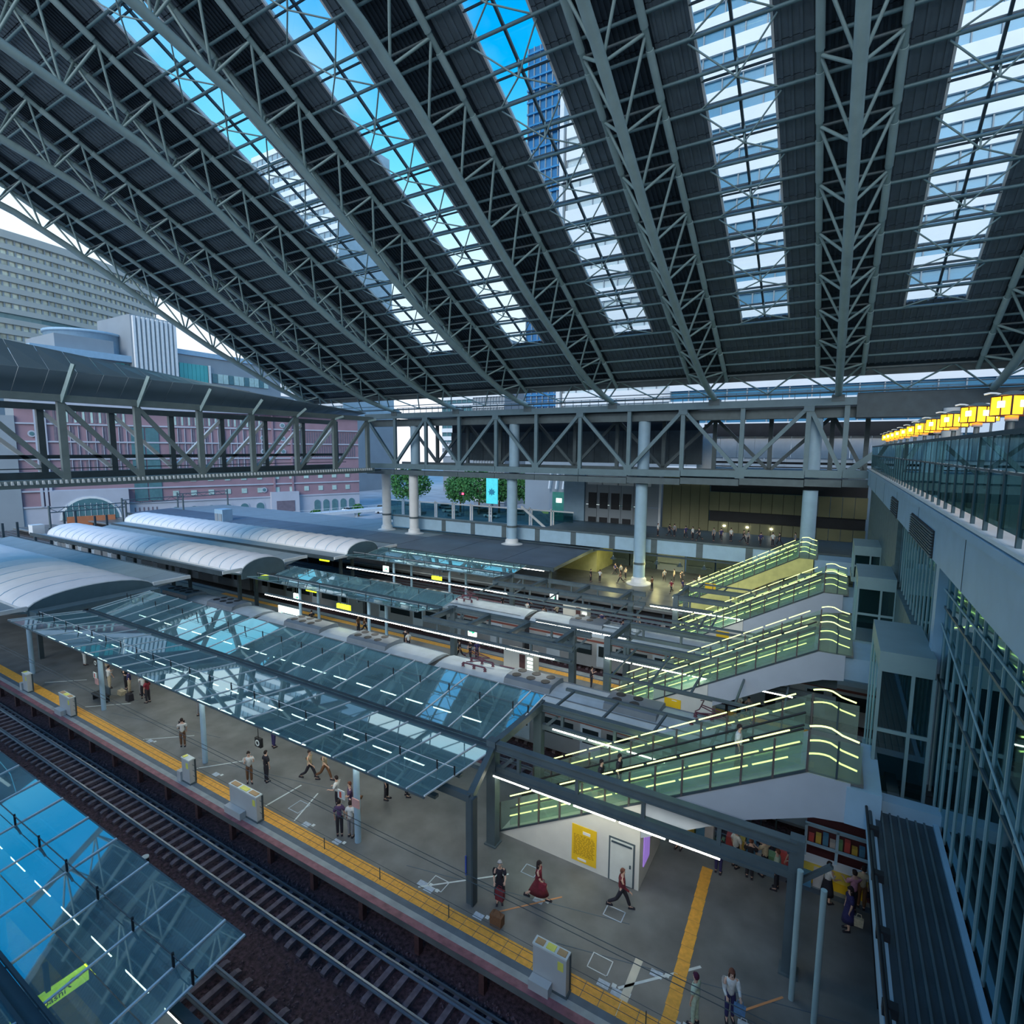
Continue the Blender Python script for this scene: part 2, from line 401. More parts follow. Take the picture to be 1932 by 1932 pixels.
# roof trusses
TN = ['truss out of frame at far right', 'tubular roof truss at the right edge above the lanterns', 'tubular roof truss whose thick chord runs straight down near the right side', 'tubular roof truss next left of the nearly vertical one', 'tubular roof truss passing over the middle of the hall', 'tubular roof truss crossing the skylight strip left of centre', 'tubular roof truss ending above the far columns', 'tubular roof truss in the grey left part of the roof', 'outermost left roof truss along the open verge']
for ti, tx in enumerate(TX):
    if tx > 30: continue
    g = thing('roof_truss', TN[ti], 'truss', (tx, 67.6, 23.2), 'roof trusses')
    ys = [7+1.5*i for i in range(41)]; ys = [y for y in ys if y <= 68]
    q = MB()
    pts = [Vector((tx, y, lc(y))) for y in ys]+[Vector((tx, 68, lc(68)))]
    n = 12; b0 = 0
    for i, p in enumerate(pts):
        d = (pts[min(i+1, len(pts)-1)]-pts[max(i-1, 0)]).normalized(); u = Vector((1, 0, 0)); w = d.cross(u)
        for j in range(n):
            a = 2*math.pi*j/n; q.v.append(tuple(p+u*.34*math.cos(a)+w*.34*math.sin(a)))
    for i in range(len(pts)-1):
        for j in range(n): q.f.append((i*n+j, i*n+(j+1) % n, (i+1)*n+(j+1) % n, (i+1)*n+j))
    q.obj('lower_chord', steel_light, g, True)
    up = lambda s, y: Vector((tx+s*1.9, y, deck(y)-.75))
    for s in (-1, 1):
        tube('upper_chord', steel, up(s, 6), up(s, 63.2), .19, g, 10)
        for i in range(16):
            yj = 36.1-3.65*i+25.55
            if yj < 9: break
            y2 = yj-1.55
            tube('chord_sleeve', steel_light, up(s, y2-1.3), up(s, y2+1.3), .235, g, 10)
    for i in range(16):
        yL = 34.5+3.65*(8-i)
        if yL < 9: break
        L = Vector((tx, yL, lc(yL)))
        U = yL+1.6; Up = yL-3.65+1.6
        for s in (-1, 1):
            if U < 63.2: tube('web_brace', steel, L, up(s, U), .10, g, 7)
            if Up > 6: tube('web_brace', steel, L, up(s, Up), .10, g, 7)
        if U < 63.2: tube('top_strut', steel_grey, up(-1, U), up(1, U), .09, g, 6)
    box('bearing_block', steel_grey, tx-.6, tx+.6, 66.9, 68.1, 22.6, 23.3, g)
# eave lattice along the hall, zigzag between truss ends
g = thing('eave_lattice', 'zigzag tubular lattice along the far eave just above the bridge truss', 'truss', (-27, 66, 23.5))
xs = [30-3.0875*i for i in range(35)]
for i in range(34):
    za = 25.3 if i % 2 else 23.6; zb = 23.6 if i % 2 else 25.3; ya = 62.6 if i % 2 else 66.6; yb = 66.6 if i % 2 else 62.6
    tube('lattice_brace', steel, (xs[i], ya, za), (xs[i+1], yb, zb), .09, g, 6)
tube('lattice_chord', steel_grey, (30, 66.6, 23.55), (-76, 66.6, 23.55), .12, g)
tube('lattice_chord', steel_grey, (30, 62.6, 25.3), (-76, 62.6, 25.3), .12, g)
tube('lattice_chord', steel_grey, (30, 68.4, 24.3), (-76, 68.4, 24.3), .06, g)

# ------------------------------------------------------------------ bridge trusses
def node_box(g, m, x, y, z, r=.5): box('gusset', m, x-r, x+r, y-.32, y+.32, z-.55, z+.55, g)
BX = [-68.4, -62.2, -55.75, -49.3, -42.7, -36.1, -29.5, -22.8, -16.15, -9.5, -2.9, .6]
g = thing('bridge_truss', 'deep steel bridge truss spanning the far side of the hall under the roof ends', 'bridge', (-30, 67.3, 13.2))
def zb(x): return 13.15+(.55*max(0, (x+24))/26)
for (za, zc, ya, yb) in ((.95, 1.75, 67.0, 67.6), (0, .75, 66.9, 68.6)):
    q = MB()
    for a, b in zip([-68.4]+BX[1:]+[3.0], BX[1:]+[3.0]): q.box(a, b-.06, ya, yb, zb((a+b)/2)+za, zb((a+b)/2)+zc)
    q.obj('bottom_chord', bridge_steel if za else steel_grey, g)
MB().box(-68.6, 1.4, 66.95, 67.65, 22.2, 23.0).obj('top_chord', bridge_steel, g)
MB().box(-68.6, 14, 68.2, 69.4, 21.0, 22.1).obj('top_girder', steel_grey, g)
MB().box(-68.6, 1.2, 68.4, 76.5, 14.1, 14.4).obj('deck_slab', steel_dark, g)
MB().box(-68.6, 40, 67.4, 78, 22.75, 22.95).obj('roof_slab', steel_dark, g)
for i, x in enumerate(BX):
    box('post', bridge_steel, x-.24, x+.24, 67.1, 67.5, 14.8, 22.3, g)
    if i not in (0, len(BX)-1): node_box(g, bridge_steel, x, 67.3, 14.8 if i % 2 else 22.2)
for i in range(len(BX)-1):
    a, b = BX[i], BX[i+1]
    za, zc_ = (22.2, 14.9) if i % 2 == 0 else (14.9, 22.2)
    if i == len(BX)-2: za, zc_ = 22.2, 14.9
    beam('diagonal', bridge_steel, (a, 67.3, za), (b, 67.3, zc_), .42, .42, g)
beam('diagonal', bridge_steel, (.6, 67.3, 14.9), (8.6, 67.3, 21.8), .42, .6, g)
for i in range(0, len(BX)-1):
    a, b = BX[i]+2.2, BX[i+1]+2.2
    za, zc_ = (21.6, 14.9) if i % 2 == 0 else (14.9, 21.6)
    beam('rear_diagonal', steel_grey, (a, 75.5, za), (b, 75.5, zc_), .4, .4, g)
    box('rear_post', steel_grey, b-.25, b+.25, 75.3, 75.7, 14.4, 22.2, g)
    beam('cross_brace', steel_grey, (BX[i+1], 68, 22.0), (BX[i+1], 75.3, 22.0), .25, .25, g)
MB().box(-68, 3, 75.2, 75.8, 14.2, 15).box(-68, 3, 75.2, 75.8, 21.6, 22.3).obj('rear_chord', steel_grey, g)
box('end_girder', steel_dark, 1.4, 40, 66.9, 70.0, 20.9, 23.4, g)
for px_ in (-2.3, -21.35, -40.6, -59.4): tube('pillar_head', pale, (px_, 68.95, 13.9), (px_, 68.95, 21.0), .76, g, 20)
# wiggle rail on top of the bridge
q = MB()
for i in range(60):
    x = -62+i*1.2; q.box(x-.03, x+.03, 67.7, 67.76, 23.0, 23.9)
q.box(-62, 10, 67.7, 67.76, 23.85, 23.92); tag(q.obj('service_railing', steel_grey), 'thin service railing along the top of the far bridge truss', 'railing')

LY_ = [3.5+6.6*i for i in range(10)]
g = thing('footbridge_truss', 'dark steel box truss footbridge crossing the open left side of the hall', 'bridge', (-68, 36.5, 13.6))
for X, zt, z0, mt, nm in ((-64, 22.0, 14.0, foot_steel, ''), (-72.5, 21.6, 14.4, steel_grey, 'rear_')):
    for i, y in enumerate(LY_):
        yy = y+(1.2 if nm else 0)
        box(nm+'post', mt, X-.22, X+.22, yy-.3, yy+.3, z0, zt+.2, g)
        if i < 9:
            a, b = (zt-.4, z0+.3) if i < 5 else (z0+.3, zt-.4)
            beam(nm+'diagonal', mt if not nm else white, (X, yy, a), (X, yy+6.6, b), .4, .4, g)  # rear diagonals white: sunlight on them put into the colour
    MB().box(X-.35, X+.35, -4, 64.0, zt-.35, zt+.3).obj(nm+'top_chord', mt, g)
    MB().box(X-.35, X+.35, -4, 64.0, z0-.45, z0+.3).obj(nm+'bottom_chord', mt, g)
MB().box(-72.6, -64.2, -4, 66, 13.75, 14.0).obj('deck', steel_dark, g)
q = MB()
for i in range(150): q.hexa([(-63.62, -4+i*.45, 13.9), (-63.4, -4+i*.45, 13.9), (-63.4, -3.78+i*.45, 13.9), (-63.62, -3.78+i*.45, 13.9), (-63.62, -3.95+i*.45, 14.25), (-63.4, -3.95+i*.45, 14.25), (-63.4, -3.85+i*.45, 14.25), (-63.62, -3.85+i*.45, 14.25)])
tag(q.obj('corrugated_edge', white, g), kind='stuff')
MB().box(-72.4, -72.3, -4, 66, 16.1, 16.5).box(-72.4, -72.3, -4, 66, 15.0, 15.1).obj('inner_handrail', steel_dark, g)
# folded metal canopy on the footbridge: plates between seams
def ztop(y): return 27.9-.105*(y-12) if y < 58 else 23.1
def zlow(y): return 24.45-max(0, (y-38))*.07
canopy_plate = mat('canopy_plate', (.13, .20, .25), .4, .3, .08, .3)
canopy_plate2 = mat('canopy_plate_under', (.22, .30, .36), .4, .3, .08, .3)
ys = [-4+2.2*i for i in range(31)]
for a, b in zip(ys, ys[1:]):
    b2 = b-.04
    MB().hexa([(-63.2, a, zlow(a)), (-63.2, b2, zlow(b2)), (-66, b2, ztop(b2)), (-66, a, ztop(a)), (-63.35, a, zlow(a)+.1), (-63.35, b2, zlow(b2)+.1), (-66.1, b2, ztop(b2)+.1), (-66.1, a, ztop(a)+.1)]).obj('canopy_plate', canopy_plate, g)
    MB().hexa([(-63.2, a, zlow(a)), (-63.2, b2, zlow(b2)), (-65.5, b2, 22.35), (-65.5, a, 22.35), (-63.2, a, zlow(a)+.08), (-63.2, b2, zlow(b2)+.08), (-65.7, b2, 22.43), (-65.7, a, 22.43)]).obj('soffit_plate', canopy_plate2, g)
for i, y in enumerate(LY_):
    beam('canopy_strut', steel, (-63.8, y, 21.6), (-62.9, y+.9, min(25.2, ztop(y)-1.2)), .3, .3, g)

# ------------------------------------------------------------------ pillars
def pillar(x, y, z0, z1, label, r=.76, m=pale, base=True):
    g = thing('pillar', label, 'pillar', (x, y, z0), 'round pillars under the bridge truss')
    MB().lathe([(r, 0), (r, z1-z0)], (x, y, z0), 20).obj('shaft', m, g, True)
    if base:
        MB().lathe([(0, .0), (1.6, 0), (1.6, .12), (1.0, .3), (.95, .75), (r, .95)], (x, y, z0), 20).obj('base_collar', white, g, False)
    MB().lathe([(r+.04, 0), (r+.04, .3)], (x, y, z0+2.6), 20).obj('band', steel_grey, g, True)
pillar(-2.3, 68.6, 0, 13.1, 'round pillar nearest the glass wall, in front of the yellow wall')
pillar(-21.35, 68.6, 0, 13.1, 'round pillar going down to the dark platform right of the flat roof', m=pale)
pillar(-40.6, 68.4, 3.35, 13.1, 'round pillar at the right end of the dark flat roof')
pillar(-59.4, 68.4, 3.35, 13.1, 'second round pillar from the left, on the flat roof', m=white)
pillar(-66.3, 69.3, 3.35, 13.1, 'leftmost round pillar, white in daylight', m=white)  # daylight on the two left pillars put in as white paint

# ------------------------------------------------------------------ concourse behind the bridge
g = thing('concourse_girder', 'long pale girder of the walkway behind the round pillars', 'girder', (-31, 70.6, 3.7))
for i in range(12):
    x = -66+5.8*i
    box('fascia_panel', pale, x, x+5.0, 70.4, 70.8, 3.9, 5.75, g); box('stiffener', steel_grey, x+5.0, x+5.8, 70.35, 70.8, 3.9, 5.75, g)
MB().box(-36.5, 3.4, 70.2, 81, 5.75, 5.95).box(-66, -36.5, 70.2, 71.4, 5.75, 5.95).obj('walkway_slab', steel_grey, g); MB().box(-66, 3.4, 70.1, 70.4, 3.55, 3.75).obj('lower_pipe', steel_dark, g)
q = thing('walkway_wall', 'concourse wall of grey and dim olive panels under the bridge truss', 'wall', (-17, 81.5, 5.9))
box('pier', pale, -38.2, -34.6, 81, 82, -1.3, 13.4, q)
for i in range(6):
    for j in range(3):
        box('wall_panel', greyb, -34.5+2*i, -34.5+2*i+1.95, 81.3, 82, -1.3+j*5, 3.6+j*5, q)
for i in range(4): box('dark_opening', black, -33.9+1.9*i, -32.6+1.9*i, 81.15, 81.3, 8.1, 10.6, q); box('dark_opening', black, -33.9+1.9*i, -32.6+1.9*i, 81.15, 81.3, 4.8, 6.7, q)
for i in range(4):
    box('lit_panel', white, -34+2.6*i, -31.6+2.6*i, 80.9, 81.2, 11.9, 13.3, q)
box('post', white, -22.5, -22.2, 80.8, 81.2, 4, 13.5, q)
for i in range(5): box('wall_panel', olive, -22+1.33*i, -20.72+1.33*i, 81.3, 82, 4, 13.8, q)
for i in range(14):
    x = -15.2+1.35*i
    for z0, z1 in ((4, 7.45), (8.95, 11.6)): box('wall_panel', olive, x, x+1.3, 80.6, 81.5, z0, z1, q)
MB().box(-15.2, 3.6, 81.1, 81.6, 7.45, 8.95).box(-15.2, 3.6, 81.1, 81.6, 11.6, 13.8).obj('dark_band', black, q)
for i in range(3):
    box('spot_lamp', lampm, -13.2+3*i, -12.9+3*i, 80.45, 80.6, 6.8, 6.95, q)
q = thing('upper_wall', 'dark panelled wall seen through the far bridge truss', 'wall', (-38, 79.5, 14.2))
for i in range(19):
    x = -60+2.3*i; box('wall_panel', steel_dark, x, x+2.25, 79.5, 80, 15.4, 20.2, q)
MB().box(-60, -17, 79.8, 80.2, 20.2, 22.8).obj('header', black, q)
MB().box(-60, -17, 79, 79.6, 14.2, 14.9).obj('plinth', black, q)
q = thing('upper_gallery', 'bright white panel strip and dark rails right of the dark wall, behind the truss', 'wall', (-6, 84, 14.2))
for i in range(10): box('wall_panel', white, -17+2.3*i, -14.75+2.3*i, 84, 84.4, 16.4, 19.4, q)
MB().box(-17, 12, 83.6, 84, 19.4, 21.2).box(-17, 12, 83, 83.3, 15.6, 15.9).box(-17, 12, 83, 83.3, 15.1, 15.25).obj('dark_beam', black, q)
MB().box(-17.5, -15, 82, 82.5, 14.2, 19.8).obj('white_pier', white, q)
MB().box(-17, 12, 84, 84.4, -1.3, 15.0).obj('lower_band', pale, q)
# glazed walkway screens in daylight
q = thing('glass_screen', 'white framed glass walkway screen in daylight between the round pillars', 'screen', (-55, 78, 4))
for i in range(10):
    x = -74.5+3.95*i
    if x > -37: break
    box('screen_post', white, x-.12, x+.12, 77.9, 78.1, 3.4, 7.9, q); box('screen_post', white, x+.35, x+.52, 77.9, 78.1, 3.4, 7.7, q)
    box('glass_pane', glass_rail, x+.55, x+3.8, 77.97, 78.03, 3.7, 7.4, q)
    box('top_rail', white, x, x+3.95, 77.9, 78.1, 7.45, 7.65, q)
box('base_wall', white, -74.5, -37, 77.8, 78.2, 2.9, 3.6, q); box('stair_parapet', pale, -50, -38, 76, 76.4, 3.6, 5.2, q)
beam('stair_rail', white, (-43.5, 76.2, 8.2), (-38.5, 76.2, 4.6), .2, .35, q)
# pendant lamps under the girder
for i in range(9):
    x = -25.5+3.0*i; p = thing('pendant_lamp', 'bell-shaped pendant lamp under the pale girder, %s from the left' % ('first', 'second', 'third', 'fourth', 'fifth', 'sixth', 'seventh', 'eighth', 'ninth')[i], 'lamp', (x, 70.2, 3.4), 'pendant lamps under the concourse girder')
    tube('stem', steel_dark, (x, 70.2, 3.0), (x, 70.2, 3.62), .03, p, 6)
    MB().lathe([(.08, .45), (.18, .3), (.42, 0)], (x, 70.2, 2.55), 12).obj('shade', steel_dark, p, True)
    MB().lathe([(.34, .02), (.2, -.06), (0, -.08)], (x, 70.2, 2.57), 12).obj('bulb', lampm, p)
    lt = bpy.data.lights.new('pendant_light', 'POINT'); lt.energy = 110; lt.color = (1, .92, .35); lt.shadow_soft_size = .2
    lo_ = bpy.data.objects.new('pendant_light', lt); COL.objects.link(lo_); lo_.parent = p; lo_.location = (0, 0, -1.05)

# dark interior far right under the concourse: shops and openings
q = thing('shop', 'dark shop fronts with dim shelves under the concourse girder', 'shop', (-14, 76, 0))
for i in range(9):
    x = -34+4.1*i; box('shop_panel', greyb if i % 3 == 0 else steel_dark, x, x+3.9, 78.5, 79, 0, 3.3, q)
    box('shelf', steel_grey, x+.3, x+3.5, 78.0, 78.5, 1.0, 1.1, q); box('lit_sign', signw, x+1.0, x+2.6, 78.3, 78.5, 2.7, 2.95, q)
box('side_wall', mat('wall_yellow_tint', (.42, .42, .18), .7), -35, -28.6, 72, 79, -.0, 3.1, q)

# ------------------------------------------------------------------ platform four flat roof
q = thing('flat_roof', 'dark blue grey flat platform roof around the feet of the round pillars', 'roof', (-60, 68, 3.1))
for i in range(11):
    x = -130+9.4*i; a = min(x+9.3, -28.4)
    if x > -29: break
    MB().hexa([(x, 57.6, 3.1), (a, 57.6, 3.1), (a, 66.3, 3.3), (x, 66.3, 3.3), (x, 57.6, 3.28), (a, 57.6, 3.28), (a, 66.3, 3.5), (x, 66.3, 3.5)]).obj('roof_sheet', p4roof, q)
    MB().hexa([(x, 66.3, 3.3), (a, 66.3, 3.3), (a, 79, 3.0), (x, 79, 3.0), (x, 66.3, 3.5), (a, 66.3, 3.5), (a, 79, 3.2), (x, 79, 3.2)]).obj('roof_sheet', wingm if x < -60 else p4roof, q)
box('edge_beam', steel_dark, -130, -28.2, 57.3, 57.6, 2.9, 3.35, q); beam('end_beam', steel_grey, (-28.3, 57.5, 3.2), (-28.3, 69.5, 3.6), .25, .4, q)
for i in range(10): box('support_post', steel_grey, -30.2-7*i, -29.9-7*i, 60, 60.3, 0, 3.1, q)

# ------------------------------------------------------------------ light strips
def light_strip(name_lbl, x0, x1, y, z, seg=1.9, housing=True, hd=.16):
    g = thing('light_strip', name_lbl, 'lamp', ((x0+x1)/2, y, z), 'fluorescent light strips over the platforms')
    if housing: MB().box(x0, x1, y-.1, y+.12, z, z+.12).obj('housing', steel_grey, g)
    n = int((x1-x0)/seg)
    for i in range(n):
        x = x0+i*seg; box('tube_lamp', lampm, x+.06, x+seg-(.1 if hd < .2 else seg*.38), y-.10, y+.04, z-.07, z-.005, g)
    return g
light_strip('light strip under the near edge of the dark flat roof', -54, -28.6, 57.15, 2.95)
light_strip('long light strip on the near side of the third escalator platform, left part', -48, -16.5, 43.5, 3.75)
light_strip('light strip over the third escalator platform, right part', -13.5, -2.5, 46.9, 3.72)
light_strip('second row light strip on the far side of the third platform frame', -12.5, -8.0, 50.8, 3.7)
light_strip('long light strip on the near side of the second escalator platform, left part', -45.5, -14, 31.2, 3.75)
light_strip('light strip over the second escalator platform, right part', -12.6, -.6, 33.6, 3.6)
light_strip('short light strip on the far side of the second platform frame', -20, -12.2, 37.6, 3.7)
light_strip('light strip over the middle of the second platform behind its frame', -25, -15, 34.75, 3.36)
light_strip('light strip over the middle of the third platform behind its frame', -27, -16, 47.45, 3.36)
light_strip('bright light strip over the white escalator box on the nearest full platform', -12.0, -.9, 18.75, 3.42)
light_strip('light strip behind the first frame, running to the escalator', -11.3, -3.2, 23.1, 3.75)
for k, (y, ln) in enumerate(((15.6, 'near row'), (17.2, 'second row'), (21.6, 'row beyond the gutter'))):
    light_strip('light strip under the big glass canopy, '+ln, -48, -12.6, y, 3.9, 1.9, True, .3)
light_strip('light strip seen through the glass canopy in the bottom left corner', -36, -10.6, 5.9, 4.0, 1.9, True, .3)

# ------------------------------------------------------------------ open steel frames on the platforms
def frame(lbl, xa, xb, ya, yb, z, cross, cols, zs, m=steel_grey, sub=True, subz=None):
    g = thing('canopy_frame', lbl, 'frame', ((xa+xb)/2, (ya+yb)/2, 0), 'open steel frames over the platforms')
    for y in (ya, yb):
        MB().box(xa, xb, y-.07, y+.07, z-.17, z+.17).box(xa, xb, y-.16, y+.16, z+.14, z+.19).box(xa, xb, y-.16, y+.16, z-.19, z-.14).obj('long_beam', m, g)
        if sub:
            MB().box(xa, xb, y-.12, y+.12, subz or z-1.0, (subz or z-1.0)+.26).obj('lower_beam', m, g)
            n = int((xb-xa)/2.7)
            for i in range(n): x = xa+1.3+2.7*i; box('hanger_post', m, x-.07, x+.07, y-.07, y+.07, z-.95, z-.15, g)
    for x in cross: beam('cross_beam', m, (x, ya, z+.02), (x, yb, z+.02), .3, .34, g)
    for x, y in cols:
        box('column', m, x-.22, x+.22, y-.2, y+.2, 0, z+.25, g); box('column_foot', m, x-.3, x+.3, y-.28, y+.28, 0, .06, g)
        beam('knee_brace', m, (x+.1, y, z-1.3), (x+1.0, y, z-.35), .14, .14, g)
    return g
g1 = frame('open steel frame right of the big glass canopy on the nearest full platform', -12.1, -.3, 18.9, 23.2, 4.65, (-12.0,), ((-12.1, 18.9), (-12.1, 23.2), (-.3, 19.0)), 3.4, subz=3.5)
frame('open ladder frame left of the second escalator', -26.5, -14.0, 31.5, 34.6, 4.5, (-26, -22.5, -19, -15.4), ((-26, 34.6), (-15.4, 34.6)), 3.6)
frame('open ladder frame above the second escalator', -12.6, .8, 33.9, 37.9, 4.65, (-12.4,), ((-12.5, 33.9), (-12.5, 37.9)), 3.6)
frame('open ladder frame left of the third escalator', -28, -14.0, 43.8, 47.3, 4.5, (-28, -24, -19.5, -15.4), ((-28, 47.3), (-15.4, 47.3)), 3.6)
frame('open ladder frame above the third escalator', -11.4, .8, 47.2, 51.0, 4.65, (-11.2,), ((-11.3, 47.2), (-11.3, 51.0)), 3.6)

for yy_, xa_, l_ in ((26.2, -12, 'just beyond the first frame'), (29.2, -11, 'above the near train roof'), (40.4, -28, 'before the far train'), (41.4, -25, 'beside the far train'), (54.6, -11, 'before the farthest escalator')):
    g = thing('cable_conduit', 'grey overhead cable conduit running along the tracks, '+l_, 'conduit', ((xa_-1)/2, yy_, 4.3), 'overhead conduits')
    box('conduit_body', steel_grey, xa_, -1, yy_-.08, yy_+.08, 4.28, 4.42, g)
    for k_ in range(5): x_ = xa_+.5+(abs(xa_)-2)/4*k_; beam('bracket_arm', steel_grey, (x_, yy_, 4.35), (x_, {26.2: 23.3, 29.2: 33.8, 40.4: 43.7, 41.4: 43.7, 54.6: 51.1}[yy_], 4.5), .1, .12, g)
# ------------------------------------------------------------------ glass canopies
def glass_canopy(lbl, x0, x1, yn, yv, yf, z, pitch, cols, ztilt=.5, pane_m=glass_can, bar=white, dark_post=True, sheets=2):
    g = thing('glass_canopy', lbl, 'canopy', ((x0+x1)/2, yv, 0), 'glass platform canopies')
    xs = [x1-.85]; 
    while xs[-1]-pitch > x0: xs.append(xs[-1]-pitch)
    xs = [x1]+xs+[x0]
    for ye in (yn, yf):
        for a, b in zip(xs[1:], xs):
            for k in range(sheets):
                t0 = k/sheets; t1 = (k+1)/sheets
                ya = yv+(ye-yv)*t0+(.15 if ye > yv else -.15)*(k == 0); yb = yv+(ye-yv)*t1-(ye-yv)/abs(ye-yv)*.03
                za = z+ztilt*t0; zb_ = z+ztilt*t1
                P = [(a+.05, ya, za), (b-.05, ya, za), (b-.05, yb, zb_), (a+.05, yb, zb_)]
                if ye < yv: P = P[::-1]
                MB().hexa(P+[(p[0], p[1], p[2]+.02) for p in P]).obj('glass_pane', pane_m, g)
        for x in xs:
            beam('glazing_bar', bar, (x, yv+(.2 if ye > yv else -.2), z+.04), (x, ye, z+ztilt+.04), .055, .05, g)
            if dark_post:
                tt = .62; yy = yv+(ye-yv)*tt
                tube('stud', black, (x, yy, z+ztilt*tt+.02), (x, yy, z+ztilt*tt+.42), .035, g, 6)
        tube('fall_wire', white if ye == yn else steel_grey, (x0, yv+(ye-yv)*.62, z+ztilt*.62+.36), (x1, yv+(ye-yv)*.62, z+ztilt*.62+.36), .014, g, 5)
        box('edge_rail', steel_grey, x0, x1, ye-.03, ye+.03, z+ztilt-.06, z+ztilt, g)
    MB().box(x0, x1, yv-.22, yv+.22, z-.25, z-.02).box(x0, x1, yv-.24, yv-.16, z-.02, z+.12).box(x0, x1, yv+.16, yv+.24, z-.02, z+.12).obj('valley_gutter', steel_dark, g)
    for x in cols:
        for yy in (yn+1.7, yf-1.7):
            tube('column', pale, (x, yy, 0), (x, yy, z+.1), .14, g, 12)
        beam('rafter', steel_grey, (x, yn+.4, z+ztilt-.3), (x, yv, z-.3), .14, .25, g); beam('rafter', steel_grey, (x, yf-.4, z+ztilt-.3), (x, yv, z-.3), .14, .25, g)
    return g
glass_canopy('large glass canopy with white bars in the middle of the picture', -50.5, -12.0, 14.15, 18.9, 23.65, 4.5, 1.95, (-17.3, -29.2, -41.0))
glass_canopy('glass canopy cut by the bottom left corner of the picture', -44, -12.3, .45, 3.9, 7.4, 4.5, 1.95, (-24, -36), sheets=3)
glass_canopy('middle glass canopy beyond the nearer silver train', -48.5, -27.0, 31.4, 34.2, 36.9, 4.5, 2.9, (-34, -43), .45, bar=steel_light)
glass_canopy('farthest glass canopy with a bright sky reflection', -49, -28.2, 44.2, 47.4, 50.6, 4.5, 3.0, (-35, -43), .4, bar=steel_light)
for x in (-52.3, ): tube_ = tag(tube('canopy_column', pale, (x, 15.8, 0), (x, 15.8, 4.4), .16, None, 12), 'slim round column under the barrel roof at the left edge', 'column')
for x, y, l in ((-.15, 18.0, 'slim pale column at the lower right, left of its twin'), (.5, 17.5, 'slim bright column at the lower right beside the ribbed ledge roof')):
    tag(tube('slim_column', steel_light, (x, y, 0), (x, y, 4.5), .09, None, 12), l, 'column')
g = thing('platform_column', 'dark steel column with blue notice near the white escalator box', 'column', (-11.1, 15.75, 0))
box('shaft', steel_grey, -11.25, -10.95, 15.65, 15.85, 0, 4.4, g); box('flange', steel_dark, -10.97, -10.89, 15.6, 15.9, 0, 4.4, g); box('notice', mat('notice_blue', (.05, .1, .4)), -11.26, -11.2, 15.6, 15.64, 1.2, 2.0, g)
beam('cap_arm', steel_grey, (-11.1, 15.75, 4.4), (-12.1, 18.9, 4.5), .25, .3, g); beam('cap_arm', steel_grey, (-11.1, 15.75, 4.35), (-13.4, 15.75, 4.35), .22, .28, g)

# ------------------------------------------------------------------ barrel roofs
def barrel(lbl, x0, x1, ya, yb, z0, rise, seg, wing_n, wing_f, zw):
    g = thing('barrel_roof', lbl, 'roof', ((x0+x1)/2, (ya+yb)/2, z0), 'barrel-vaulted platform roofs')
    n = 14; yc = (ya+yb)/2; hw = (yb-ya)/2
    def arc(t, s=1): a = math.pi*t; return yc-hw*math.cos(a), z0+rise*math.sin(a)*s
    ns = int((x1-x0)/seg)
    base = MB()
    for j in range(5):
        u = j/4; bul = 1+.20*math.sin(math.pi*u)
        for i in range(n+1):
            y, z = arc(i/n); base.v.append((u*seg, y, z0+(z-z0)*bul))
    for j in range(4):
        for i in range(n): b = j*(n+1)+i; base.f.append((b, b+1, b+n+2, b+n+1))
    me = base.mesh('membrane_bay', membrane, True)
    for k in range(ns): link('membrane_bay', me, g, (0, 0, 0)).location = Vector((x1-(k+1)*seg, 0, 0))-wpos(g)
    xs_ = x1-ns*seg
    for k in range(1, ns): MB().path([(x1-k*seg, *arc(i/n)) for i in range(n+1)], .05, 5).obj('seam_tube', pale, g)
    for xe, nm in ((x1, 'end_wall'), (xs_, 'end_wall')):
        poly = [arc(i/n) for i in range(n+1)]+[(yb, z0-.7), (ya, z0-.7)]
        MB().prism_yz(poly, xe-.1, xe+.1).obj(nm, tymp, g)
        q = MB(); q.path([(xe, *arc(i/n)) for i in range(n+1)], .09, 6); q.obj('arch_rim', white, g)
    box('eave_rail', white, xs_, x1, ya-.08, ya+.08, z0-.1, z0+.06, g); box('eave_rail', steel_grey, xs_, x1, yb-.08, yb+.08, z0-.1, z0+.06, g)
    for yw, ye in ((ya, wing_n), (yb, wing_f)):
        if ye is None: continue
        nw = 12; L = (x1-xs_)/nw
        for k in range(nw):
            a = xs_+k*L; b = a+L-.03
            P = [(a, yw, z0-.25), (b, yw, z0-.25), (b, ye, zw), (a, ye, zw)]
            if ye < yw: P = P[::-1]
            MB().hexa(P+[(p[0], p[1], p[2]+.15) for p in P]).obj('wing_sheet', wingm, g)
        box('wing_gutter', white, x1-.12, x1+.12, min(yw, ye), max(yw, ye), zw-.1, zw+.2, g).rotation_euler = (0, 0, 0)
        box('wing_edge', steel_dark, xs_, x1, ye-.06, ye+.06, zw-.25, zw+.2, g)
    q = MB()
    for k in range(7):
        for yy in (ya+1.5, yb-1.5): q.box(x1-3-13*k, x1-2.7-13*k, yy-.15, yy+.15, 0, z0-.3)
    q.obj('roof_posts', steel_dark, g)
    return g
barrel('nearest and widest white barrel roof at the left edge', -97, -52.6, 15.9, 24.9, 4.9, 1.15, 2.9, 13.9, 28.2, 5.05)
barrel('middle white barrel roof', -97, -50.8, 32.3, 37.2, 4.9, 1.15, 1.9, 30.3, 40.2, 5.2)
barrel('farthest narrow white barrel roof', -104, -49.6, 45.0, 49.9, 4.9, 1.1, 1.9, 43.0, 53.5, 4.6)
# dark portal below the first vault end
box_ = tag(box('portal_wall', tymp, -52.5, -51.2, 16.0, 24.8, 4.45, 4.9), 'dark band closing the gap below the nearest barrel roof end', 'wall')

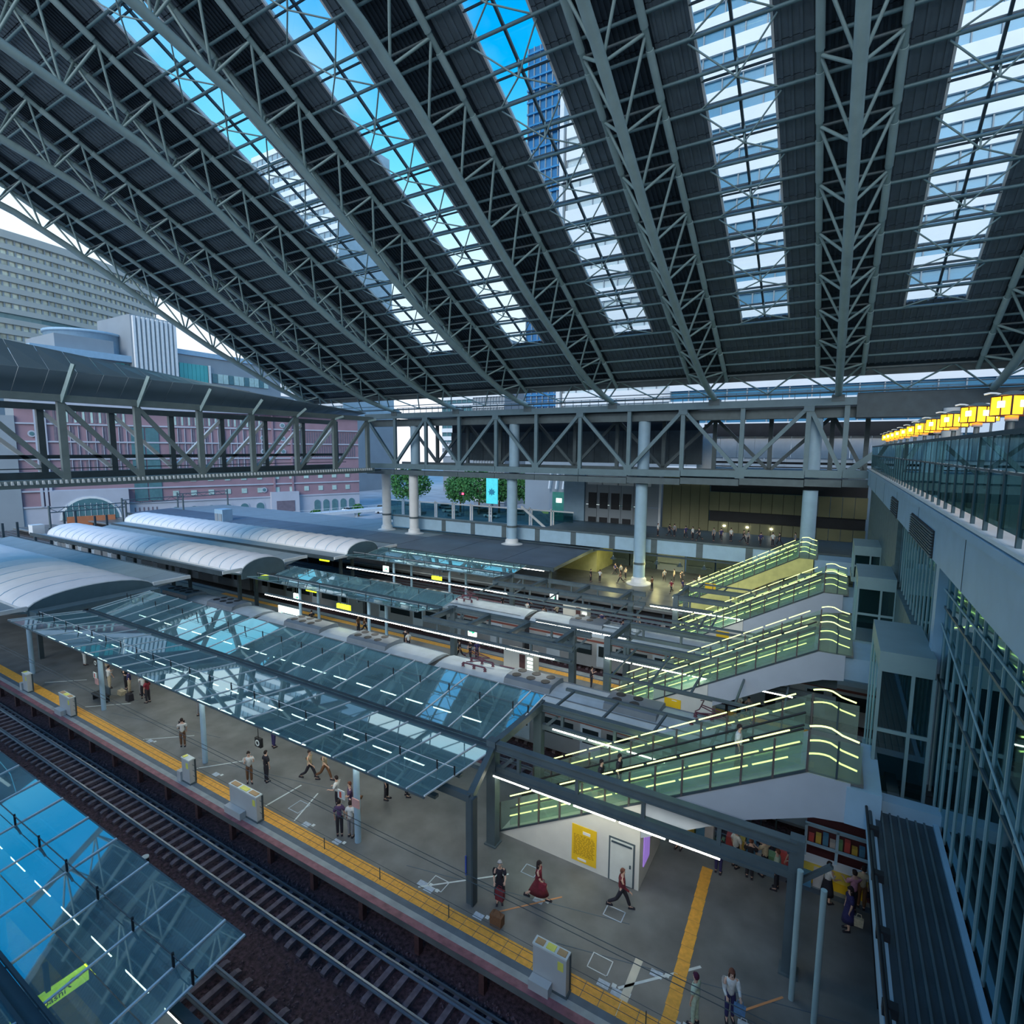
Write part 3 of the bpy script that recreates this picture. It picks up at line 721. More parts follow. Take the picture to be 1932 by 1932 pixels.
# ------------------------------------------------------------------ escalators
def escalator(Y0, lbl, kind=0, wallm=palewall, bm=belly):
    g = thing('escalator', lbl, 'escalator', (-6, Y0+1.6, 0), 'escalators rising from the platforms')
    Y1 = Y0+3.2
    gz = lambda x: 0.05+max(0, x+12.2)*.5708 if x < -.2 else 6.9
    # enclosed box under the flight
    MB().prism_xz([(-12.2, 0), (-5.7, 0), (-5.7, 2.3), (-5.7, gz(-5.7)-.02), (-12.2, .04)], Y0, Y1-.1).obj('base_wall', wallm, g)
    MB().prism_xz([(-5.68, 2.3), (-1.9, 4.5), (.1, 5.35), (1.05, 5.5), (1.05, 6.85), (-.2, 6.85), (-5.68, gz(-5.68)-.03)], Y0, Y1).obj('cladding', bm, g)
    MB().prism_xz([(-12.2, .04), (-12.2, .12), (-.2, 6.98), (-.2, 6.88)], Y0-.04, Y0+.03).obj('skirt_trim', steel_dark, g)
    # steps
    q = MB()
    for i in range(33):
        x = -11.6+i*.345; z = .18+i*.197; q.box(x, x+.36, Y0+.45, Y0+1.45, z-.35, z).box(x, x+.36, Y0+1.85, Y0+2.85, z-.35, z)
    q.obj('steps', steel_dark, g)
    MB().prism_xz([(-12.0, .1), (-.2, 6.86), (-.2, 7.3), (-12.0, .5)], Y0+1.5, Y0+1.8).obj('center_trim', steel_light, g)
    MB().box(-.2, 1.4, Y0+.05, Y1-.05, 6.8, 6.92).obj('landing_floor', floorm, g)
    # glass balustrades with posts and lit rails
    n = 12
    for yy, nm in ((Y0, 'near'), (Y1, 'far')):
        for i in range(n+1):
            x = -12.2+i; z = gz(x)
            box('baluster', mat('baluster_brown', (.10, .09, .09), .5), x-.035, x+.035, yy-.05, yy+.02, z, z+1.45, g)
            if i < n:
                z2 = gz(x+1)
                MB().hexa([(x+.05, yy-.01, z+.05), (x+.95, yy-.01, z2), (x+.95, yy+.01, z2), (x+.05, yy+.01, z+.05), (x+.05, yy-.01, z+1.45), (x+.95, yy-.01, z2+1.4), (x+.95, yy+.01, z2+1.4), (x+.05, yy+.01, z+1.45)]).obj('glass_panel', glass_esc, g)
        z = 6.9; MB().box(-.15, 1.3, yy-.01, yy+.01, z, z+1.3).obj('glass_panel', glass_esc, g)
        box('baluster', steel_dark, .62, .68, yy-.04, yy+.03, 6.9, 8.2, g)
        for hh in (.62, 1.08, 1.58):
            if nm == 'far' and hh == .62: continue
            xs = [-11.7+1.23*i for i in range(9)]
            for a in xs:
                o_ = .32 if hh == 1.08 else 0
                a2 = a+o_; b2 = a2+1.08
                tube('handrail_lamp', greenm, (a2, yy+.06, gz(a2)+hh), (min(b2, -.35), yy+.06, gz(min(b2, -.35))+hh), .028, g, 6)
            pts = [(-.2+i*.155, yy+.06, 6.9+hh-.03+.10*math.sin(math.pi*min(1, i/6))-.035*max(0, i-4)) for i in range(10)]
            MB().path(pts, .03, 6).obj('handrail_lamp', greenm, g)
    for yy in (Y0+.4, Y0+1.5, Y0+1.8, Y0+2.9):
        tube('rubber_handrail', black, (-11.9, yy, 1.05), (-.4, yy, 7.65), .045, g, 7)
        MB().hexa([(-11.9, yy-.01, .2), (-.4, yy-.01, 6.9), (-.4, yy+.01, 6.9), (-11.9, yy+.01, .2), (-11.9, yy-.01, 1.0), (-.4, yy-.01, 7.6), (-.4, yy+.01, 7.6), (-11.9, yy+.01, 1.0)]).obj('inner_glass', glass_esc, g)
    # door, poster
    if kind == 1:
        box('door', mat('door_cream', (.62, .66, .62), .5), -6.9, -5.95, Y0-.035, Y0, .04, 1.85, g); box('door_frame', steel_grey, -6.97, -5.88, Y0-.02, Y0, .02, 1.92, g)
        box('door_closer', steel_dark, -6.85, -6.0, Y0-.07, Y0-.035, 1.72, 1.78, g); box('door_handle', steel_dark, -6.08, -6.02, Y0-.08, Y0-.035, .85, .98, g)
        box('end_sign', mat('sign_purple', (.25, .15, .5), .5, emit=.5), -5.7, -5.66, Y0+.5, Y0+1.3, .7, 2.0, g)
        box('end_rail', white, -5.68, -5.62, Y0+1.8, Y0+1.9, 1.7, 2.1, g)
    return g
escalator(19.65, 'nearest escalator with white boxed base, yellow poster and lit green handrails', 1)
escalator(32.4, 'second escalator with lit green handrails behind the nearer silver train')
escalator(46.4, 'third escalator with lit handrails beside the far silver train')
e4_ = escalator(60.3, 'farthest escalator with a yellow-lit side wall under the concourse girder', 0, mat('yellow_lit_wall', (.74, .72, .25), .7), mat('yellow_lit_cladding', (.74, .72, .25), .7))  # yellow lamplight put into the wall and cladding colour
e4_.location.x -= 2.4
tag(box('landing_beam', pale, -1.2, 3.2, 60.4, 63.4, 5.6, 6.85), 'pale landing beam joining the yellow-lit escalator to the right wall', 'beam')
# posters on the boxed bases
def poster(x0, x1, y, z0, z1, lbl, det=True):
    g = thing('poster', lbl, 'poster', ((x0+x1)/2, y, z0), 'yellow posters on the escalator bases')
    box('sheet', postery, x0, x1, y-.02, y, z0, z1, g); w = x1-x0; h = z1-z0
    dk = mat('poster_ink', (.35, .2, .01), .6); pw = mat('poster_white', (.8, .8, .75), .6)
    box('title_field', pw, x0+w*.45, x0+w*.75, y-.03, y-.02, z1-h*.2, z1-h*.12, g)
    if det:
        box('title_field', pw, x0+w*.25, x0+w*.6, y-.03, y-.02, z0+h*.05, z0+h*.11, g)
        q = MB(); random.seed(3)
        for i in range(16):
            zz = z1-h*.27-i*h*.036
            xx = x0+w*.08
            while xx < x1-w*.12:
                L = random.uniform(.05, .16)*w; q.box(xx, min(xx+L, x1-w*.07), y-.026, y-.02, zz, zz+h*.014); xx += L+w*.04
        q.obj('print_lines', dk, g)
    return g
poster(-8.6, -7.5, 19.64, .22, 1.85, 'large yellow wall poster with dark print beside the white door')
poster(-8.2, -7.2, 32.38, 1.75, 2.35, 'yellow poster on the second escalator base', False)
poster(-7.7, -6.7, 46.38, 1.9, 2.6, 'yellow poster on the third escalator base', False)
poster(-11.4, -10.3, 60.28, 2.5, 3.2, 'yellow notice by the yellow-lit wall', False)
for x, y, z, l in ((-7.4, 32.4, 2.2, 0), (-6.9, 46.4, 2.2, 0)):
    sg = thing('wall_box', 'white upper box wall carrying the yellow poster, by the '+('second' if y < 40 else 'third')+' escalator', 'wall', (x, y+.05, 0))
    box('wall_sheet', palewall, x-1.5, x+2.0, y-.0, y+.04, 0, 2.75, sg); box('coping', steel_grey, x-1.5, x+2.0, y-.05, y+.05, 2.75, 2.82, sg)

# ------------------------------------------------------------------ right side: glass wall, ledge roofs, lobbies, terrace
wl = thing('glass_wall', 'tall teal glass curtain wall with slim mullions under the terrace on the right', 'wall', (3.5, 8, 6))
for i in range(20):
    y = 3.4+1.0*i
    box('glass_pane', glass_wall, 3.47, 3.5, y+.04, y+.96, 6.05, 13.9, wl); box('mullion', steel_light, 3.43, 3.5, y-.022, y+.022, 5.9, 14.0, wl)
for z in (9.9, 12.3): box('transom', steel_grey, 3.42, 3.52, 3, 23.2, z-.04, z+.04, wl)
tube('diagonal_pipe', steel_light, (3.4, 3.5, 8.6), (3.4, 24, 11.9), .03, wl)
tube('diagonal_pipe', steel_light, (3.4, 3.5, 12.9), (3.4, 24, 12.9), .03, wl)
box('end_pier', pale, 3.2, 3.7, 22.8, 23.4, 5.9, 14, wl)
for i in range(14):
    y = 23.5+1.0*i
    box('glass_pane', glass_wall, 3.47, 3.5, y+.04, y+.96, 10.0, 13.9, wl); box('mullion', steel_light, 3.43, 3.5, y-.022, y+.022, 9.97, 14.0, wl)
# interior behind glass
inn = thing('inner_hall', 'dim interior floors and dark back wall seen behind the teal glass wall', 'interior', (7, 10, 6))
box('back_wall', mat('inner_wall', (.10, .16, .17), .8), 8.5, 8.7, -6, 38, 5, 13.8, inn); box('inner_floor', steel_dark, 3.6, 8.6, -6, 38, 9.6, 9.9, inn)
for i in range(4): box('inner_column', steel_grey, 5.5, 5.9, 1+2.7*i, 1.4+2.7*i, 6, 13.8, inn)
for i in range(7): box('inner_lamp', greenm, 6.2, 6.28, 3+2.6*i, 4.6+2.6*i, 12.6, 12.66, inn)
q = struct(thing('wall_right', None, None, (3.2, 45, 0)))
frit = mat('fritted_wall', (.10, .165, .18), .55, .0, .2, 3)
for i in range(21):
    y = 23.4+2.08*i
    for j in range(3 if y > 37 else 2): box('wall_panel', frit, 3.25, 3.5, y, y+2.04, [0, 5.9, 10][j], [5.85, 9.97, 14][j], q)
box('lower_wall', steel_grey, 2.25, 2.6, -6, 23.4, 0, 5.7, q); box('opening_dark', black, 2.2, 2.26, 19, 30, 0.05, 2.6, q)
led = thing('ledge_roof', 'ribbed dark ledge roof with pale edge below the glass wall, lower right corner', 'roof', (2.5, 10, 5.7))
MB().box(1.75, 3.3, -6, 20.1, 5.5, 5.95).obj('deck_sheet', steel_dark, led)
for i in range(6): x = 1.92+.22*i; box('rib', steel_grey, x, x+.05, -6, 20.0, 5.95, 6.06, led)
box('edge_fascia', pale, 1.55, 1.76, -6, 20.3, 5.45, 6.02, led); box('gutter_pipe', pale, 3.28, 3.42, -6, 20.3, 5.9, 6.05, led)
tube('cable_tray', steel_dark, (1.62, -6, 6.2), (1.62, 21, 6.15), .05, led); tube('cable_tray', black, (1.74, -6, 6.14), (1.5, 21, 6.3), .04, led)
for i in range(12): box('tray_clip', black, 1.52, 1.80, -4+2.05*i, -3.8+2.05*i, 6.02, 6.25, led)
box('parapet', pale, 1.2, 3.5, 20.1, 20.6, 5.5, 6.35, led); box('landing_edge', pale, .95, 1.9, 19.6, 23, 5.5, 6.75, led)
lobf = mat('lobby_frame', (.20, .31, .34), .5, 0, .06)
def lobby(Y, x0, z0, z1, lbl):
    g = thing('glass_lobby', lbl, 'lobby', (2.4, Y, z0), 'glass lobbies joining the escalators to the right-hand wall')
    X1_ = 3.25; L = 4.0
    box('header', lobf, x0-.05, X1_, Y-.1, Y+L, z1-.7, z1, g); box('sill', lobf, x0-.1, X1_, Y-.15, Y+L, z0-.35, z0, g)
    w = (X1_-x0)
    for fx in (0, .62, 1): box('frame_post', lobf, x0+w*fx-.05, x0+w*fx+.05, Y-.08, Y+.05, z0, z1-.7, g)
    zm = z0+(z1-.7-z0)*.52
    box('frame_rail', lobf, x0, X1_, Y-.07, Y+.04, zm-.06, zm+.06, g)
    for a, b in ((0, .62), (.62, 1)):
        for c, d in ((z0, zm-.06), (zm+.06, z1-.72)): box('glass_pane', glass_wall, x0+w*a+.06, x0+w*b-.06, Y-.02, Y, c, d, g)
    for i in range(3):
        box('side_pane', glass_wall, x0-.02, x0, Y+.1+1.3*i, Y+1.3+1.3*i, z0, z1-.72, g); box('frame_post', steel_light, x0-.05, x0+.05, Y+1.3+1.3*i, Y+1.38+1.3*i, z0, z1-.7, g)
    box('floor_plate', steel_grey, x0, X1_, Y, Y+L, z0-.1, z0, g); box('inner_wall', mat('lobby_inner', (.07, .13, .13), .7), x0+.3, X1_, Y+L-.1, Y+L, z0, z1-.7, g)
    return g
lobby(22.0, 1.75, 5.6, 10.7, 'nearest glass lobby with white frame grid on the right, above the ribbed ledge')
lobby(35.8, 1.5, 6.8, 10.5, 'second glass lobby along the right wall, smaller with four panes')
lobby(48.0, 1.6, 8.0, 10.4, 'farthest small glass lobby high on the right wall')
for y, l in ((33.2, 'second'), (47.2, 'third')):
    tag(box('landing_beam', pale, .95, 3.3, y-.5, y+3, 5.5, 6.7), 'pale landing beam joining the '+l+' escalator to the right wall', 'beam')

tr = thing('terrace', 'pale concrete terrace edge with vents running away on the right', 'terrace', (3.2, 30, 14))
box('fascia', pale, 2.85, 3.3, -6, 66.5, 14.05, 15.35, tr); box('fascia_band', pale, 2.75, 3.3, -6, 66.5, 15.42, 15.62, tr); box('top_ledge', white, 2.78, 3.6, -6, 66.5, 15.66, 15.74, tr)
box('terrace_floor', steel_light, 3.3, 30, -6, 66.5, 15.3, 15.6, tr); box('soffit', pale, 3.0, 30, -6, 66.5, 13.85, 14.05, tr)
for y0, nn in ((21.8, 9), (34, 7)):
    box('vent_recess', black, 2.80, 2.86, y0, y0+6 if nn == 9 else y0+3.5, 14.0+.05, 14.95, tr)
    for i in range(nn): z = 14.1+i*(.85/nn); box('vent_slat', steel_grey, 2.76, 2.84, y0, y0+6 if nn == 9 else y0+3.5, z, z+.045, tr)
for i in range(7): box('joint', steel_dark, 2.84, 2.86, 8+9*i, 8.03+9*i, 14.05, 15.35, tr)
rl = thing('terrace_railing', 'glass terrace railing with dark posts and top rail on the right', 'railing', (2.95, 30, 15.7))
railblack = mat('rail_dark_teal', (.03, .07, .09), .4, .2)
box('top_rail', railblack, 2.9, 2.98, -4, 64.5, 17.84, 17.94, rl); box('mid_rail', steel_grey, 2.92, 2.96, -4, 64.5, 17.05, 17.10, rl)
for i in range(50):
    y = 1.3+1.32*i
    if y > 64: break
    box('rail_post', railblack, 2.91, 2.99, y-.05, y+.05, 15.74, 17.1, rl); box('upper_post', railblack, 2.93, 2.97, y-.03, y+.03, 17.1, 17.84, rl); box('upper_post', railblack, 2.94, 2.96, y+.63, y+.67, 17.1, 17.84, rl)
    box('glass_pane', glass_rail, 2.935, 2.95, y+.06, y+1.26, 15.95, 17.04, rl); box('glass_pane', glass_rail, 2.935, 2.95, y+.04, y+1.28, 17.12, 17.83, rl)
def lantern(x, y, z, s, lbl, grp):
    g = thing('lantern', lbl, 'lantern', (x, y, 15.6), grp)
    tube('pole', steel_grey, (x, y, 15.6), (x, y, z-.42*s), .09*s, g, 8)
    tube('finial', white, (x, y, z-.45*s), (x, y, z-.30*s), .16*s, g, 8)
    for a in range(4):
        m4 = Matrix.Translation((x, y, z)) @ Matrix.Rotation(a*math.pi/2+.55, 4, 'Z')
        q = MB().box(-.35*s, -.02*s, -.36*s, -.34*s, -.27*s, .27*s).box(.02*s, .35*s, -.36*s, -.34*s, -.27*s, .27*s)
        o = q.obj('amber_pane', amber, g); o.data.transform(m4)
        q = MB().box(-.37*s, -.35*s, -.38*s, -.33*s, -.3*s, .3*s).box(-.02*s, .02*s, -.37*s, -.34*s, -.3*s, .3*s).box(-.36*s, .36*s, -.38*s, -.34*s, .27*s, .3*s).box(-.36*s, .36*s, -.38*s, -.34*s, -.3*s, -.27*s)
        o = q.obj('pane_frame', rust, g); o.data.transform(m4)
        q = MB().box(-.12*s, .12*s, -.375*s, -.365*s, -.05*s, .14*s); o = q.obj('bulb_glow', ambercore, g); o.data.transform(m4)
    q = MB(); pts = [(x-.7*s+.14*s*i, y, z+.36*s+.04*s*math.sin(i*1.2)) for i in range(11)]; q.path(pts, .03*s, 6); q.obj('curved_arm', white, g)
    MB().lathe([(.5*s, .30*s), (.12*s, .44*s), (0, .45*s)], (x, y, z), 12).obj('cap', steel_grey, g)
    return g
od = ['first', 'second', 'third', 'fourth', 'fifth', 'sixth', 'seventh', 'eighth', 'ninth', 'tenth', 'eleventh', 'twelfth', 'thirteenth']
for i in range(11): lantern(3.9, 19.3+4.2*i, 18.7, .88, 'amber square lantern behind the terrace railing, '+od[i]+' from the right edge', 'amber lanterns along the terrace')
for i in range(2): lantern(6.6, 36.4+6.2*i, 19.2, .6, 'small amber lantern of the rear row, '+('beside the biggest one' if i == 0 else 'left of its rear neighbour'), 'rear amber lanterns')
# round white lamps low behind the railing
for i in range(7):
    g = thing('globe_lamp', 'small round white lamp behind the far terrace railing, %s from the right' % od[i], 'lamp', (4.2, 44+3*i, 15.6), 'round white lamps at the far end of the terrace')
    tube('pole', steel_grey, (4.2, 44+3*i, 15.6), (4.2, 44+3*i, 17.7), .04, g, 6); MB().lathe([(0, -.16), (.13, -.08), (.16, 0), (.13, .08), (0, .16)], (4.2, 44+3*i, 17.85), 10).obj('globe', signw, g, True)
# far right terrace building: window wall and people silhouettes
g = thing('terrace_building', 'teal glazed building front behind the terrace at the right edge', 'building', (14, 40, 15.6))
for i in range(26):
    y = 2+2.6*i; box('window', winm if i % 3 else winl, 13.9, 14, y+.1, y+2.4, 15.9, 18.9, g); box('window_post', steel_light, 13.8, 14.05, y-.08, y+.08, 15.6, 21, g)
box('header', steel_dark, 13.7, 14.2, 0, 70, 19, 23, g)
tag(tube('brace_column', white, (9.2, 66.6, 18.4), (9.2, 66.6, 21.6), .75, None, 16), 'short white cylinder where the truss diagonal meets the dark girder', 'column')

# ------------------------------------------------------------------ shop under the landing
g = thing('kiosk', 'small platform shop with yellow counter under the escalator landing', 'kiosk', (.9, 24.3, 0))
box('counter', postery, -.1, 2.1, 23.7, 24.0, 0, .35, g); box('counter_top', white, -.1, 2.1, 23.6, 24.1, .95, 1.0, g); box('counter_front', mat('counter_yellow', (.75, .6, .1), .5), -.1, 2.1, 23.75, 24.0, .35, .95, g)
box('back_shelves', mat('shelf_dark_red', (.10, .03, .04), .7), -.1, 2.1, 25.2, 25.4, 0, 2.7, g)
for x in (-.15, .95, 2.05): box('frame_post', pale, x, x+.1, 23.9, 24.0, 1.0, 2.4, g)
box('lintel', pale, -.15, 2.15, 23.9, 24.0, 2.3, 2.42, g); box('mid_rail', pale, -.15, 2.15, 23.9, 24.0, 1.5, 1.58, g)
random.seed(5); gc = [(.6, .1, .1), (.7, .5, .1), (.1, .3, .5), (.6, .6, .6), (.2, .4, .2)]
for i in range(8): box('goods', mat('goods_%d' % (i % 5), gc[i % 5]), .0+.26*i, .2+.26*i, 24.9, 25.15, 1.0, 1.25+.1*(i % 3), g)
for x0_, yy_, za_, zb_, mm_, l_ in ((-2.3, 24.6, 2.35, 2.75, mat('banner_red', (.6, .03, .1), .6, emit=.25), 'small red lit shop banner under the nearest landing'), (-1.9, 24.75, 2.8, 3.05, mat('banner_white', (.6, .7, .8), .6, emit=.4), 'small white lit shop sign just above the red banner')):
    g_ = thing('shop_banner', l_, 'sign', (x0_, yy_, 0)); box('banner_face', mm_, x0_, -1.2, yy_, yy_+.05, za_, zb_, g_)
    for xx_ in (x0_+.05, -1.25): box('stand_post', steel_dark, xx_-.03, xx_+.03, yy_+.05, yy_+.1, 0, zb_, g_)
g = thing('goods_stall', 'cluttered goods stall with yellow and white boxes behind the lower beam', 'stall', (-3, 24, 0))
for i in range(14):
    x = -5.2+.42*i; box('crate', mat('goods_%d' % (i % 5), gc[i % 5]), x, x+.36, 23.4+.15*(i % 3), 23.8+.15*(i % 3), 0, .5+.25*(i % 4), g)
# kiosk-like boxes on the other platforms
for x, y, l in ((-18.6, 34.6, 'white vending kiosk with shelf of drinks on the second platform'), (-20.0, 48.2, 'white vending kiosk on the third platform')):
    g = thing('vending_kiosk', l, 'kiosk', (x, y, 0)); box('cabinet', palewall, x-2.6, x, y, y+.9, 0, 2.1, g); box('dark_panel', rust, x-1.2, x-.7, y-.02, y, .6, 2.0, g)
    for i in range(5): box('shelf_light', signw, x-.5, x-.05, y-.04, y, .5+.3*i, .66+.3*i, g)
for i, (x, y, z, s, l, mm) in enumerate(((-44.7, 35.8, 3.3, 1.5, 'bright yellow sign at the left of the middle glass canopy', signy), (-37.0, 33.0, 3.3, 1.6, 'slanted bright yellow sign under the middle glass canopy', signy), (-53.5, 36.5, 3.3, 1.7, 'yellow sign below the nearest wing roof', signy), (-56, 47, 3.2, 1.7, 'yellow sign at the end of the middle barrel roof', signy), (-37, 46.2, 3.2, 1.3, 'small yellow sign on the third platform', signy))):
    g = thing('hanging_sign', l, 'sign', (x, y, z-.3), 'hanging yellow platform signs'); box('lit_face', mm, x-s/2, x+s/2, y-.1, y+.1, z-.28, z+.28, g); tube('rod', steel_dark, (x-.4, y, z+.28), (x-.4, y, z+1), .03, g, 6); tube('rod', steel_dark, (x+.4, y, z+.28), (x+.4, y, z+1), .03, g, 6)
for i, (x, y, l) in enumerate(((-23.9, 34.2, 'green and white exit arrow sign below the second platform light strip'), (-22.8, 46.5, 'green exit sign on the third platform'), (-44, 33.5, 'green exit sign near the white advertising panel'), (-45.5, 47.2, 'green exit sign beneath the far glass canopy'))):
    g = thing('exit_sign', l, 'sign', (x, y, 2.8), 'green exit signs'); box('lit_face', signw, x-.42, x+.42, y-.06, y+.06, 2.75, 3.45, g)
    MB().box(x-.25, x+.1, y-.08, y-.06, 3.07, 3.13).hexa([(x+.05, y-.08, 2.95), (x+.3, y-.08, 3.09), (x+.3, y-.06, 3.09), (x+.05, y-.06, 2.95), (x+.05, y-.08, 3.25), (x+.3, y-.08, 3.11), (x+.3, y-.06, 3.11), (x+.05, y-.06, 3.25)]).obj('arrow', signg, g); tube('rod', steel_dark, (x, y, 3.4), (x, y, 4.2), .03, g, 6)
g = thing('advert_panel', 'white lit advertising panel with green scribbles near the middle barrel roof', 'sign', (-44.6, 33.0, 0)); box('lit_face', signw, -46.2, -43.0, 33.0, 33.1, .5, 2.1, g); box('frame', steel_dark, -46.3, -42.9, 33.05, 33.2, .35, 2.25, g)
for i in range(7): beam('drawing', signg, (-45.9+.4*i, 32.98, .8+.1*(i % 3)), (-45.6+.4*i, 32.98, 1.7-.15*(i % 2)), .02, .05, g)
# sign under the bottom-left canopy
g = thing('platform_sign', 'lime lit destination sign seen through the bottom left canopy', 'sign', (-16.5, 4.6, 3.2))
box('lit_face', signy, -16.56, -16.44, 3.9, 5.5, 3.2, 3.62, g); text('lettering', 'Kyobashi', .24, black, g, fe(-16.43, 4.55, 3.35)); box('back_rod', steel_dark, -16.55, -16.45, 4.6, 4.7, 3.6, 4.4, g)
MB().path([(-16.42, 5.15+.11*math.cos(a*.6), 3.46+.11*math.sin(a*.6)) for a in range(8)], .016, 5).obj('symbol', black, g)

# ------------------------------------------------------------------ trains
def train(lbl, yc, xr, ncars, stripe, pantos, acs, gapx):
    g = thing('train', lbl, 'train', (xr-10*ncars, yc, -.9), 'silver commuter trains')
    L = 20.0
    prof = [(-1.46, -.75), (-1.48, 1.9), (-1.40, 2.2), (-1.15, 2.42), (-.6, 2.55), (0, 2.6), (.6, 2.55), (1.15, 2.42), (1.40, 2.2), (1.48, 1.9), (1.46, -.75)]
    for k in range(ncars):
        a = gapx-L*k+L; b0 = a-L+.35; b1 = a-.35
        MB().prism_yz([(yc+p[0], p[1]) for p in prof[0:2]+prof[-2:]], b0, b1).obj('car_body', trains, g)
        MB().prism_yz([(yc+p[0], p[1]) for p in prof[1:10]], b0-.05, b1+.05).obj('car_roof', trainr, g)
        for s in (-1, 1):
            for i in range(4):
                x = b0+2.4+4.7*i; yy = yc+s*1.485
                box('door_leaf', trainr, x-.65, x+.65, min(yy, yy+s*.02), max(yy, yy+s*.02), -.6, 1.4, g); box('door_window', glassdk, x-.5, x+.5, min(yy, yy+s*.03), max(yy, yy+s*.03), .3, 1.2, g)
                if i < 3: box('side_window', glassdk, x+1.0, x+3.6, min(yy, yy+s*.02), max(yy, yy+s*.02), .3, 1.25, g)
            box('colour_stripe', stripe, b0, b1, yc+s*1.49-.01, yc+s*1.49+.01, 1.45, 1.62, g)
            box('roof_ridge', acm, b0+.4, b1-.4, yc+s*1.18-.03, yc+s*1.18+.03, 2.42, 2.47, g)
        box('gangway', black, a-L-.4, a-L+.4, yc-1.1, yc+1.1, -.7, 2.35, g)
    for x0, x1 in acs:
        u = MB().prism_yz([(yc-1.05, 2.4), (yc-.95, 2.78), (yc-.6, 2.9), (yc+.6, 2.9), (yc+.95, 2.78), (yc+1.05, 2.4)], x0, x1).obj('ac_unit', acm, g)
        n = max(2, int((x1-x0)/1.1))
        for i in range(n):
            for s in (-1, 1): MB().lathe([(.30, 0), (.30, .03), (0, .03)], (x0+.6+1.05*i, yc+s*.38, 2.89), 12).obj('fan', black, u)
    for x in pantos:
        q = MB(); z = 2.62
        for s in (-1, 1):
            q.path([(x-.9, yc+s*.5, z), (x-.9, yc+s*.5, z+.25), (x+.9, yc+s*.5, z+.25), (x+.9, yc+s*.5, z)], .05, 6)
            q.path([(x-.7, yc+s*.4, z+.3), (x+.8, yc+s*.25, z+.65), (x-.5, yc+s*.1, z+.95)], .035, 6)
            q.path([(x-.7, yc+s*.75, z+.9), (x-.7+.2, yc+s*.6, z+1.0), (x-.5, yc, z+1.0)], .03, 6)
        for i in range(3):
            for s in (-1, 1): q.lathe([(.12, 0), (.07, .08), (.12, .14), (.06, .22)], (x-.9+.9*i, yc+s*.5, z), 8)
        q.path([(x+1.2, yc+.9, z), (x+3.4, yc+1.0, z)], .04, 6)
        q.obj('pantograph', mat('pantograph', (.10, .03, .05), .6), g)
    return g
orange = mat('train_band', (.16, .05, .04), .5)
train('nearer silver train with dark roof units, between the first and second escalator platforms', 29.75, 40, 7, orange, (-20.3, -5.0), ((-59, -54.5), (-51, -47), (-39.6, -35.2), (-32.0, -28.0), (-17.6, -14.3), (-10.8, -7.7), (-1, 3)), -3.5)
train('farther silver train beyond the second escalator platform', 42.8, 40, 7, orange, (-30.5,), ((-44, -40), (-36, -33), (-19.0, -16.0), (-1, 3)), -3.0)
tag(MB().path([(-17, 42.2, 2.75), (-13.6, 42.2, 2.75), (-13.4, 42.2, 3.0)], .09, 8).lathe([(0, 0), (.35, .1), (.3, .5), (0, .6)], (-13.2, 42.2, 2.65), 10).obj('roof_conduit', trainr), 'pale conduit with rounded end lying on the farther train roof', 'pipe')

# ------------------------------------------------------------------ tactile paving, markings
def tactile(lbl, x0, x1, y0, y1, step, grp='yellow tactile strips', far=None):
    g = thing('tactile_strip', lbl, 'tactile paving', ((x0+x1)/2, (y0+y1)/2, 0), grp)
    n = int(round((x1-x0)/step))
    me = MB().box(-step/2+.012, step/2-.012, -(y1-y0)/2, (y1-y0)/2, 0, .012)
    for i in range(3):
        for j in range(2): me.box(-step/2+.06+i*(step-.12)/2.6, -step/2+.10+i*(step-.12)/2.6, -(y1-y0)/2+.05+j*(y1-y0)/2, -.05+j*(y1-y0)/2, .012, .018)
    me = me.mesh('tile', yellow)
    for i in range(min(n, 150)): link('tile', me, g, (x1-step*(i+.5), (y0+y1)/2, 0.0))
    return g
tactile('long yellow tactile strip along the edge of the nearest full platform', -62, 0, 14.55, 15.15, .6)
tactile('tactile strip on the far edge of the second platform', -62, 0, 36.9, 37.5, 1.2)
tactile('tactile strip on the near edge of the third platform', -60, 0, 45.1, 45.7, 1.2)
tactile('tactile strip seen through the bottom left glass canopy', -34, 0, 5.7, 6.3, .6)
g = thing('tactile_path', 'yellow tactile path crossing the platform towards the escalator landing', 'tactile paving', (-3.4, 19, 0))
me = MB().box(-.21, .21, -.29, .29, 0, .013).mesh('tile', yellow)
for i in range(12): link('tile', me, g, (-3.35-.02*i, 15.45+.6*i, 0.0))
mw = mat('marking_white', (.62, .70, .70), .6, 0, .08, 5); mo = mat('marking_orange', (.6, .28, .12), .6); mc = mat('sticker_pale', (.42, .52, .62), .5, 0, .15, 9); my = mat('marking_cream', (.65, .62, .5), .6)
def mark(lbl, pts, w, m=mw, grp='painted floor markings'):
    q = MB()
    for a, b in zip(pts, pts[1:]):
        a = Vector((a[0], a[1], 0)); b = Vector((b[0], b[1], 0)); d = (b-a).normalized(); n = Vector((-d.y, d.x, 0))*w/2; a = a-d*w/2; b = b+d*w/2
        P = [a-n, b-n, b+n, a+n]; z0 = Vector((0, 0, .001)); z1 = Vector((0, 0, .007)); q.hexa([p+z0 for p in P]+[p+z1 for p in P])
    return tag(q.obj('floor_marking', m), lbl, 'marking', grp)
mark('long white queue line beside the dark column', [(-13.3, 15.3), (-10.6, 17.7)], .07)
mark('white queue line near the striding woman group, left', [(-20.9, 15.3), (-21.6, 17.2)], .07)
mark('white queue line right of the long white gate', [(-23.0, 15.3), (-22.9, 17.2)], .09)
mark('faint white line left of the single standing man', [(-34.7, 15.3), (-32.6, 17.1)], .06)
